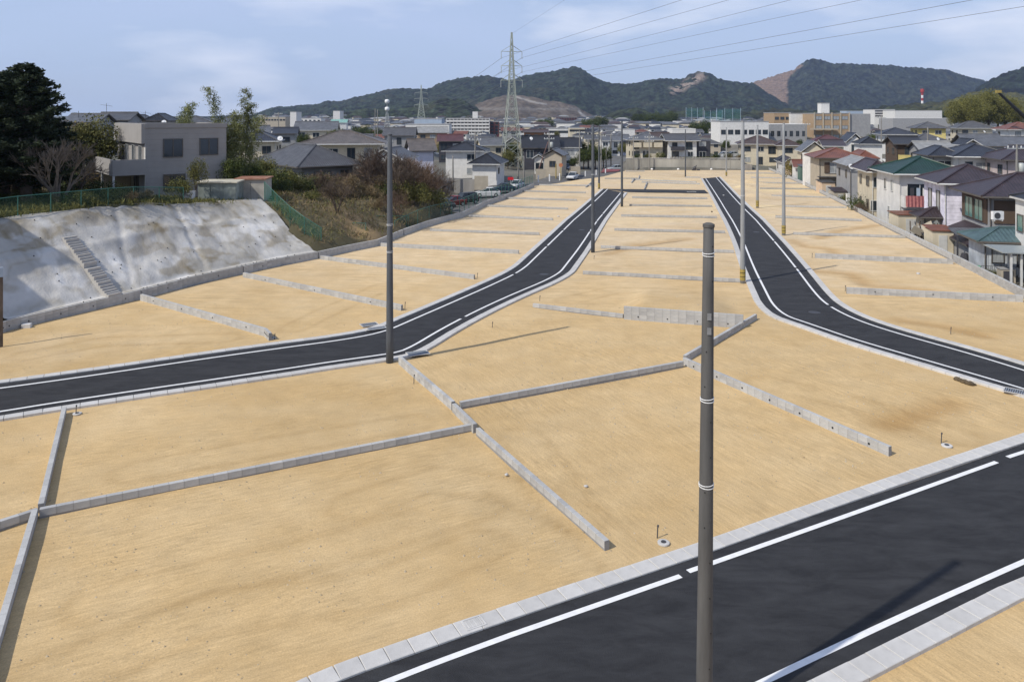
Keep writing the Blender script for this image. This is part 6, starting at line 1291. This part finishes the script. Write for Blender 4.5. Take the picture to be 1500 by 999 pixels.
# ---------------- cars ----------------
def car(label, px, py, Y, yaw, colr_, L_=4.3, hgt=1.5, kind='hatch', z=None):
    z = PZ(py, Y) if z is None else z; t = thing('parked_car', label, 'car', (PX(px, Y), Y, z), rad(yaw), None)
    pm = mat('car_paint_%s' % colr_[0], colr_[1], .25, .03, 1, spec=.6); w = .84
    st = [(-L_/2, .45, .62, .70), (-L_/2+.12, .28, .78, .80), (-L_/2+.9, .24, .86, w), (-.3, .22, .92, w), (L_/2-.9, .24, .95, w), (L_/2-.15, .3, .92, .8), (L_/2, .45, .8, .72)]
    m = MB()
    for x, z0, z1, hw in st: m.v += [(x, -hw, z0), (x, -hw-.0, z1-.12), (x, -hw+.14, z1), (x, hw-.14, z1), (x, hw, z1-.12), (x, hw, z0)]
    n = len(st)
    for i in range(n-1):
        for j in range(6): a, b = i*6+j, i*6+(j+1) % 6; m.f.append((a, b, b+6, a+6))
    m.f += [tuple(range(5, -1, -1)), tuple((n-1)*6+j for j in range(6))]; m.m = [0]*len(m.f); m.uv = [None]*len(m.f); body = m.build('body', pm, t)
    m = MB(); x0, x1, x2, x3 = (-.95, -.15, L_/2-1.2, L_/2-.25) if kind == 'hatch' else (-.9, -.1, L_/2-1.5, L_/2-.7) if kind == 'sedan' else (-1.1, -.6, L_/2-.4, L_/2-.12)
    P = [(x0, w-.12, .86), (x1, w-.26, hgt-.06), (x2, w-.26, hgt-.07), (x3, w-.12, .9)]
    for x, hw, zz in P: m.v += [(x, -hw, zz), (x, hw, zz)]
    m.f = [(0, 2, 4, 6), (7, 5, 3, 1), (0, 1, 3, 2), (4, 5, 7, 6), (2, 3, 5, 4), (1, 0, 6, 7)]; m.m = [0]*6; m.uv = [None]*6; m.build('window_glass', glass, t)
    m = MB(); m.add([(x1-.05, -w+.25, hgt-.06), (x2+.08, -w+.25, hgt-.07), (x2+.08, w-.25, hgt-.07), (x1-.05, w-.25, hgt-.06), (x1+.05, -w+.32, hgt), (x2-.05, -w+.32, hgt), (x2-.05, w-.32, hgt), (x1+.05, w-.32, hgt)], [(0, 3, 2, 1), (4, 5, 6, 7), (0, 1, 5, 4), (1, 2, 6, 5), (2, 3, 7, 6), (3, 0, 4, 7)]); m.build('car_roof', pm, t)
    for sx, sy in ((-1, -1), (1, -1), (-1, 1), (1, 1)):
        m = MB(); m.bar((0, -.1, 0), (0, .1, 0), .31, n=14); o = m.build('wheel', blk, t); o.location = (sx*(L_/2-.8), sy*.78, .31); m = MB(); m.bar((0, -.11, 0), (0, .11, 0), .19, n=10); m.build('rim', steel, o)
    for sy in (-1, 1):
        m = MB(); m.box(-.04, .04, -.14, .14, -.07, .07); o = m.build('headlight', white, t); o.location = (-L_/2+.07, sy*.58, .66); m = MB(); m.box(-.04, .04, -.12, .12, -.1, .1); o = m.build('tail_light', mat('tail_red', (.4, .02, .02), .3, .1, 1), t); o.location = (L_/2-.05, sy*.6, .78)
    m = MB(); m.bar((x1-.02, -w+.2, hgt-.1), (x0, -w+.1, .88), .03, n=4); m.bar((x1-.02, w-.2, hgt-.1), (x0, w-.1, .88), .03, n=4); m.box(-.05+.3, .03+.3, -w+.13, -w+.24, .88, hgt-.1); m.build('pillar', pm, t)
    return t
car('white hatchback seen side-on behind the green fence', 714, 288, 128, 6, ('white', (.62, .63, .63)))
car('dark blue car directly behind the white hatchback', 737, 281, 133, 20, ('navy', (.02, .04, .07)), 4.2)
car('small white car at the right end of the row by the fence', 757, 276, 137, 65, ('white', (.62, .63, .63)), 3.8)
car('red car parked under the bare trees', 664, 302, 112, 35, ('red', (.22, .02, .02)), 3.8)
car('black van next to the red car', 681, 299, 118, 40, ('black', (.012, .014, .018)), 4.4, 1.75, 'van')
car('dark grey car half hidden by dry shrubs left of the red car', 645, 308, 107, 30, ('grey', (.08, .08, .085)), 4.2)
car('dark red farm vehicle at the left end of the parked row', 617, 322, 94, 20, ('darkred', (.08, .015, .015)), 3.4, 1.4)
car('white car driving on the street left of the far poles', 839, 263, 158, 70, ('white', (.62, .63, .63)), 4.2)
car('silver car on the street behind the far poles', 901, 247, 190, 20, ('silver', (.40, .42, .43)), 4.3, z=-2.9)
car('white car parked behind the concrete wall, right end', 1059, 232, 196, 5, ('white', (.62, .63, .63)), 4.3, z=.1)
car('second white car parked behind the concrete wall', 1072, 232, 197, 5, ('silver', (.40, .42, .43)), 4.0, z=.1)
car('blue-grey car between the pale wall and the crossroads house', 829, 250, 168, 80, ('navy', (.02, .04, .07)), 4.2)

rc = random.Random(4)
for k, (px, Y) in enumerate([(742, 230), (1088, 235), (1112, 236), (1230, 215), (1302, 190), (1330, 160), (700, 240), (1385, 150), (640, 250), (1268, 150)]):
    z_ = float(terr(np.array([PX(px, Y)]), np.array([Y]))[0]); car('small white car glimpsed between the houses ' + ['beside the pylon', 'left of the cream brown-roofed house', 'below the school block', 'behind the red roof', 'near the yellow balconies', 'behind the green roof', 'left of the pylon', 'behind the pale grey roof', 'near the maroon roof', 'before the white gable house'][k], px, 0, Y, rc.uniform(-60, 60), ('white', (.62, .63, .63)), 4.0, z=z_+.05)
# ---------------- town poles, pylons, wires, masts ----------------
pm_t = polemat('pole_town_concrete', (.24, .23, .21))
for px, bs, tp, Y, ar, xf, lp, lb in [(696, 275, 194, 141, 2, False, False, 'tall street pole with crossarms at the yard wall left of the parked cars'), (663.5, 272, 228, 133, 0, False, False, 'short thin pole by the arched shed left of the yard wall'), (759, 270, 238, 150, 0, False, False, 'thin pole left of the pylon fence'), (767.5, 271, 229, 148, 0, False, False, 'pale thick pole beside the right pylon leg'),
    (804.5, 258, 194, 165, 2, True, False, 'street pole with transformer in front of the grey crossroads house'), (849, 252, 192, 175, 1, False, False, 'street pole right of the black-roofed houses'), (861.5, 242, 205, 190, 0, False, False, 'thin pole among the dark trees'), (880.5, 258, 197, 178, 1, False, False, 'street pole behind the yellow-footed pole'), (895, 247, 196, 200, 0, False, True, 'street pole with white lamp at the far bend'),
    (888, 247, 213, 198, 0, False, False, 'thin short pole by the blue road sign'), (928, 251, 200, 186, 1, False, False, 'pole standing against the left part of the concrete wall'), (951, 251, 199, 186, 2, False, False, 'pole with crossarms before the cream house'), (979, 236, 200, 196, 1, False, False, 'pole between the cream and the charcoal house'), (549.5, 212, 160, 230, 0, False, False, 'left one of the slim twin masts on the left'), (553, 212, 161, 232, 0, False, False, 'right one of the slim twin masts on the left'),
    (1291, 214, 170, 180, 1, False, False, 'pole among the dark roofs right of the tan school wing'), (1359, 228, 187, 140, 0, False, False, 'thin pole rising behind the dark green roof'), (1489.5, 262, 212, 88, 1, True, False, 'pole with transformer in front of the pinkish house'), (408, 200, 165, 220, 1, False, False, 'thin pole among the left distant roofs'), (1180, 222, 180, 180, 1, False, False, 'pole in front of the grey school wing')]:
    t = pole(px, bs, tp, pm_t, lb, Y=Y, arms=ar, xf=xf, lamp=lp, group=None, n=8)
t = thing('leaning_pole', 'slanting brace pole leaning against the transformer pole', 'brace pole', (PX(786, 163), 163, PZ(256, 163))); m = MB(); m.bar((0, 0, -.3), (PX(803, 163)-PX(786, 163), 0, (256-208)/F*163), .14, .1, 8); m.build('shaft', mat('brown_pole', (.16, .1, .09), .8), t)
# TV aerials
for px, Y, zb, zt, lb in [(156, 131, 178, 152, 'tall TV aerial on the left horizon'), (115, 122, 172, 163, 'small TV aerial right of the conifer'), (213, 140, 172, 163, 'small TV aerial above the pointed dark roof'), (228, 140, 172, 166, 'tiny TV aerial at the left horizon')]:
    t = thing('tv_aerial', lb, 'aerial', (PX(px, Y), Y, PZ(zb, Y)-.6)); hh = (zb-zt)/F*Y+.6; m = MB(); m.bar((0, 0, 0), (0, 0, hh), .035, n=5); m.build('mast', dsteel, t); m = MB(); m.bar((-1.0, 0, hh-.2), (1.0, 0, hh-.45), .025, n=4)
    for k in range(9): m.bar((-.9+k*.22, -.25, hh-.22-k*.028), (-.9+k*.22, .25, hh-.22-k*.028), .015, n=4)
    m.build('antenna', dsteel, t)
for px, Y, py, lb in [(240, 139, 179, 'white satellite dish above the flat-roofed house'), (410, 117, 203, 'white satellite dish on the dark roof left of the ridge'), (1246.5, 103, 244, 'round white dish on the rust-red-roofed house'), (1374, 184, 204, 'round white dish on the lower dark hip roof'), (1422.5, 135, 214, 'round white dish before the small cream gable'), (1442, 243, 193, 'round white dish right of the cream hip-roofed house'), (778, 184, 203, 'round white dish on the large black roof')]:
    t = thing('satellite_dish', lb, 'dish', (PX(px, Y), Y, PZ(py, Y))); m = MB(); m.lathe([(.02, .12), (.2, .09), (.36, .0), (.37, .02)], 14, close=False); o = m.build('dish', white, t, True); o.rotation_euler = (rad(60), 0, .3); o.scale = (1.1, 1.1, 1.1); m = MB(); m.bar((0, .05, -.7), (0, .05, 0), .03, n=5); m.build('arm', aluw, t)
def pylon(label, X_, Y_, z, h, wb, arms, cat='pylon', tk=.13, mm=None, wt=.9, name='transmission_pylon'):
    t = thing(name, label, cat, (X_, Y_, z), rad(12)); mm = mm or mat('pylon_paint', (.36, .39, .34), .6, .15, .5)
    def hw(q): return (wb*(1-q/.62)+wt*(q/.62))/2 if q < .62 else (wt*(1-(q-.62)/.38)+.25*((q-.62)/.38))/2
    lv = [0, .09, .17, .25, .32, .39, .45, .51, .565, .615, .66, .70, .74, .78, .82, .86, .9, .94, 1]
    for sx, sy in ((-1, -1), (1, -1), (1, 1), (-1, 1)):
        m = MB()
        for a, b in zip(lv, lv[1:]): m.bar((sx*hw(a), sy*hw(a), a*h), (sx*hw(b), sy*hw(b), b*h), tk, n=4, cap=False)
        m.build('leg', mm, t)
    for face in range(4):
        m = MB(); c = [(-1, -1), (1, -1), (1, 1), (-1, 1)]; p0, p1 = c[face], c[(face+1) % 4]
        for a, b in zip(lv, lv[1:]):
            P = lambda s, q: (s[0]*hw(q), s[1]*hw(q), q*h)
            m.bar(P(p0, a), P(p1, b), tk*.5, n=4, cap=False); m.bar(P(p1, a), P(p0, b), tk*.5, n=4, cap=False); m.bar(P(p0, b), P(p1, b), tk*.5, n=4, cap=False)
        m.build('lattice', mm, t)
    for q, L_ in arms:
        for s_ in (-1, 1):
            m = MB(); zt_ = q*h
            for sy in (-1, 1):
                m.bar((s_*hw(q), sy*hw(q), zt_), (s_*L_, 0, zt_), tk*.6, n=4); m.bar((s_*hw(q+.04), sy*hw(q+.04), zt_+.04*h), (s_*L_, 0, zt_), tk*.5, n=4)
            a_ = m.build('crossarm', mm, t); m = MB()
            for k in range(6): m.lathe([(.03, zt_-.3*k-.05), (.14, zt_-.3*k-.15), (.03, zt_-.3*k-.3)], 6, (s_*L_, 0))
            m.build('insulator', steel, a_)
    return t
PY = 190.; pyz = PZ(268, PY)
hT = PZ(48, PY)-pyz; q_ = lambda py: (PZ(py, PY)-pyz)/hT
pylon('tall pale green lattice transmission pylon in the middle distance', PX(749.5, PY), PY, pyz, hT, 5.4, [(q_(76), 2.6), (q_(97), 2.6), (q_(118), 2.7)], tk=.12, wt=1.5)
pylon('distant second lattice pylon left of the apartment block', PX(617, 560), 560, PZ(178, 560), PZ(125, 560)-PZ(178, 560), 5.6, [(.62, 5), (.78, 4.6), (.45, 5.0)], tk=.2, wt=1.5)
wm_ = mat('cable', (.10, .10, .11), .5, .1, 1)
def cable(label, P0, P1, sag, r=.022, n=40, name='power_line', group='power lines between the pylons'):
    P0, P1 = Vector(P0), Vector(P1); m = MB(); pts = [P0.lerp(P1, k/n)+Vector((0, 0, -sag*4*(k/n)*(1-k/n))) for k in range(n+1)]
    for a, b in zip(pts, pts[1:]): m.bar(a, b, r, n=4, cap=False)
    o = m.build(name, wm_); return tag(o, label, 'cable', group)
for k, (ax, apy, tx_, ty_, Yt) in enumerate([(-2.6, 78, 1000, 0, 113), (2.6, 78, 1069, 0, 113), (-2.6, 99, 1160, 0, 91), (2.6, 99, 1264, 0, 91), (-2.7, 120, 1427, 0, 67), (2.7, 120, 1500, 10, 66)]):
    X0 = PX(749.5, PY)+ax*.98; P0 = Vector((X0, PY-ax*.2, PZ(apy, PY)-1.2)); Pt = Vector((PX(tx_, Yt), Yt, PZ(ty_, Yt))); P1 = P0+(Pt-P0)*1.9
    cable(['topmost left', 'topmost right', 'middle left', 'middle right', 'lowest left', 'lowest right'][k]+' power line running from the pylon to the upper right', P0, P1, .0, .026 if k < 2 else .022)
    X1 = PX(617, 560)+(ax/2.6)*4.7; cable(['topmost left', 'topmost right', 'middle left', 'middle right', 'lowest left', 'lowest right'][k]+' power line from the pylon towards the distant pylon', P0, (X1, 560, PZ([140, 140, 148, 148, 157, 157][k], 560)), 5, .035)
cable('thin earth wire from the pylon top to the upper right', (PX(749.5, PY), PY, PZ(50, PY)), (PX(900, 110)*1.5, 110-40, PZ(-10, 110)+4), 0, .014)
# masts and towers
pylon('slim communications mast with white dishes on the left', PX(567, 420), 420, PZ(192, 420), PZ(158, 420)-PZ(192, 420), 3, [], tk=.12, wt=1.6, cat='mast', mm=steel, name='communications_mast')
for px, py, lb in [(567, 149, 'upper white dish cluster on the communications mast'), (567, 160, 'lower white dish on the communications mast')]:
    m = MB(); m.lathe([(.1, -1.2), (1.1, -.9), (1.3, 0), (1.1, .9), (.1, 1.2)], 10); o = m.build('dish_cluster', white, None, True); o.location = (PX(px, 419), 419, PZ(py, 419)); tag(o, lb, 'dish'); 
m = MB(); m.bar((0, 0, 0), (0, 0, 5), .15, n=6); o = m.build('mast_top', steel); o.location = (PX(567, 420), 420, PZ(160, 420)); tag(o, 'thin top spar of the communications mast', 'mast')
t = thing('chimney_tower', 'red and white banded tower on the far right hillside', 'tower', (PX(1351, 1150), 1150, PZ(152, 1150)))
for k in range(4): hh = (152-136)/F*1150/4; m = MB(); m.lathe([(1.6, k*hh), (1.6, (k+1)*hh)], 10); m.build('band', mat('tower_red', (.35, .05, .05), .6) if k % 2 else white, t)
m = MB(); m.lathe([(2.6, 4*hh), (2.8, 4*hh+2.5), (2.4, 4*hh+5.5)], 10); m.build('tank', mat('tower_red', (.35, .05, .05), .6), t)
t = thing('crane', 'black crane boom with yellow tip reaching in from the right edge', 'crane', (PX(1463, 200), 200, PZ(136, 200)))
m = MB(); L_ = Vector((PX(1515, 200)-PX(1463, 200), 0, PZ(185, 200)-PZ(136, 200))); m.bar((0, 0, 0), L_, .32, .5, 6); m.build('boom', blk, t); m = MB(); m.box(-.7, .5, -.4, .4, -.1, .6); m.build('boom_head', yel, t); m = MB(); m.bar((.2, .5, .4), L_+Vector((-2.2, .5, .9)), .03, n=4); m.build('hoist_cable', wm_, t)
t = thing('road_sign', 'yellow and white striped warning post by the crossroads house', 'sign post', (PX(814.5, 157), 157, PZ(262, 157))); m = MB(); m.bar((0, 0, -.5), (0, 0, 3.0), .11, n=8); m.build('post', yel, t)
t = thing('road_sign', 'round orange-faced mirror on a pole at the crossroads', 'traffic mirror', (PX(821.5, 156), 156, PZ(261, 156))); m = MB(); m.bar((0, 0, -.5), (0, 0, 2.6), .06, n=6); m.build('post', yel, t); m = MB(); m.bar((0, -.06, 2.6), (0, .02, 2.6), .42, n=14); m.build('mirror', mat('mirror_orange', (.5, .2, .1), .4), t)
t = thing('road_sign', 'small red signboard above the white car by the pylon', 'sign', (PX(748, 136), 136, PZ(274, 136))); m = MB(); m.box(-.5, .5, 0, .1, 1.2, 1.7); m.build('board', mat('sign_red', (.55, .02, .03), .5), t); m = MB(); m.bar((0, .05, -1), (0, .05, 1.2), .05, n=5); m.build('post', steel, t)
g = [(PX(884, 188), 188), (PX(909, 186), 186), (PX(906, 180), 180), (PX(880, 176), 176)]; m = MB(); m.add([(x, y, -2.25) for x, y in g[::-1]], [(0, 1, 2, 3)]); struct(m.build('red_paving', mat('red_paving', (.22, .07, .075), .85)))
for k, (px, Y) in enumerate([(788.5, 150), (805, 153), (820, 156), (834.5, 160), (857.5, 166), (873.5, 170), (887, 176)]):
    m = MB(); m.lathe([(.13, -.6), (.13, .75), (.05, .82)], 8); o = m.build('marker_post', white); o.location = (PX(px, Y), Y, zs(Y)+.0); tag(o, 'short white marker post along the street beside the site', 'marker post', 'white marker posts along the street')

# ---------------- air ----------------
b = MB(); b.box(-4300, 4300, -80, 4300, -14, 290); hz_ = b.build('haze', None or bpy.data.materials.new('haze_air')); hz_['kind'] = 'stuff'; tag(hz_, 'thin blue-grey haze in the air', 'haze')
hm = hz_.data.materials[0]; hm.use_nodes = True; hn = hm.node_tree; hn.nodes.clear(); ho = hn.nodes.new("ShaderNodeOutputMaterial"); pv = hn.nodes.new("ShaderNodeVolumePrincipled")
pv.inputs['Color'].default_value = (.50, .66, .98, 1); pv.inputs['Density'].default_value = .000075; pv.inputs['Anisotropy'].default_value = .2; hn.links.new(pv.outputs[0], ho.inputs['Volume'])
print('triangles about', sum(len(me_.polygons) for me_ in bpy.data.meshes)*2, 'objects', len(bpy.data.objects))
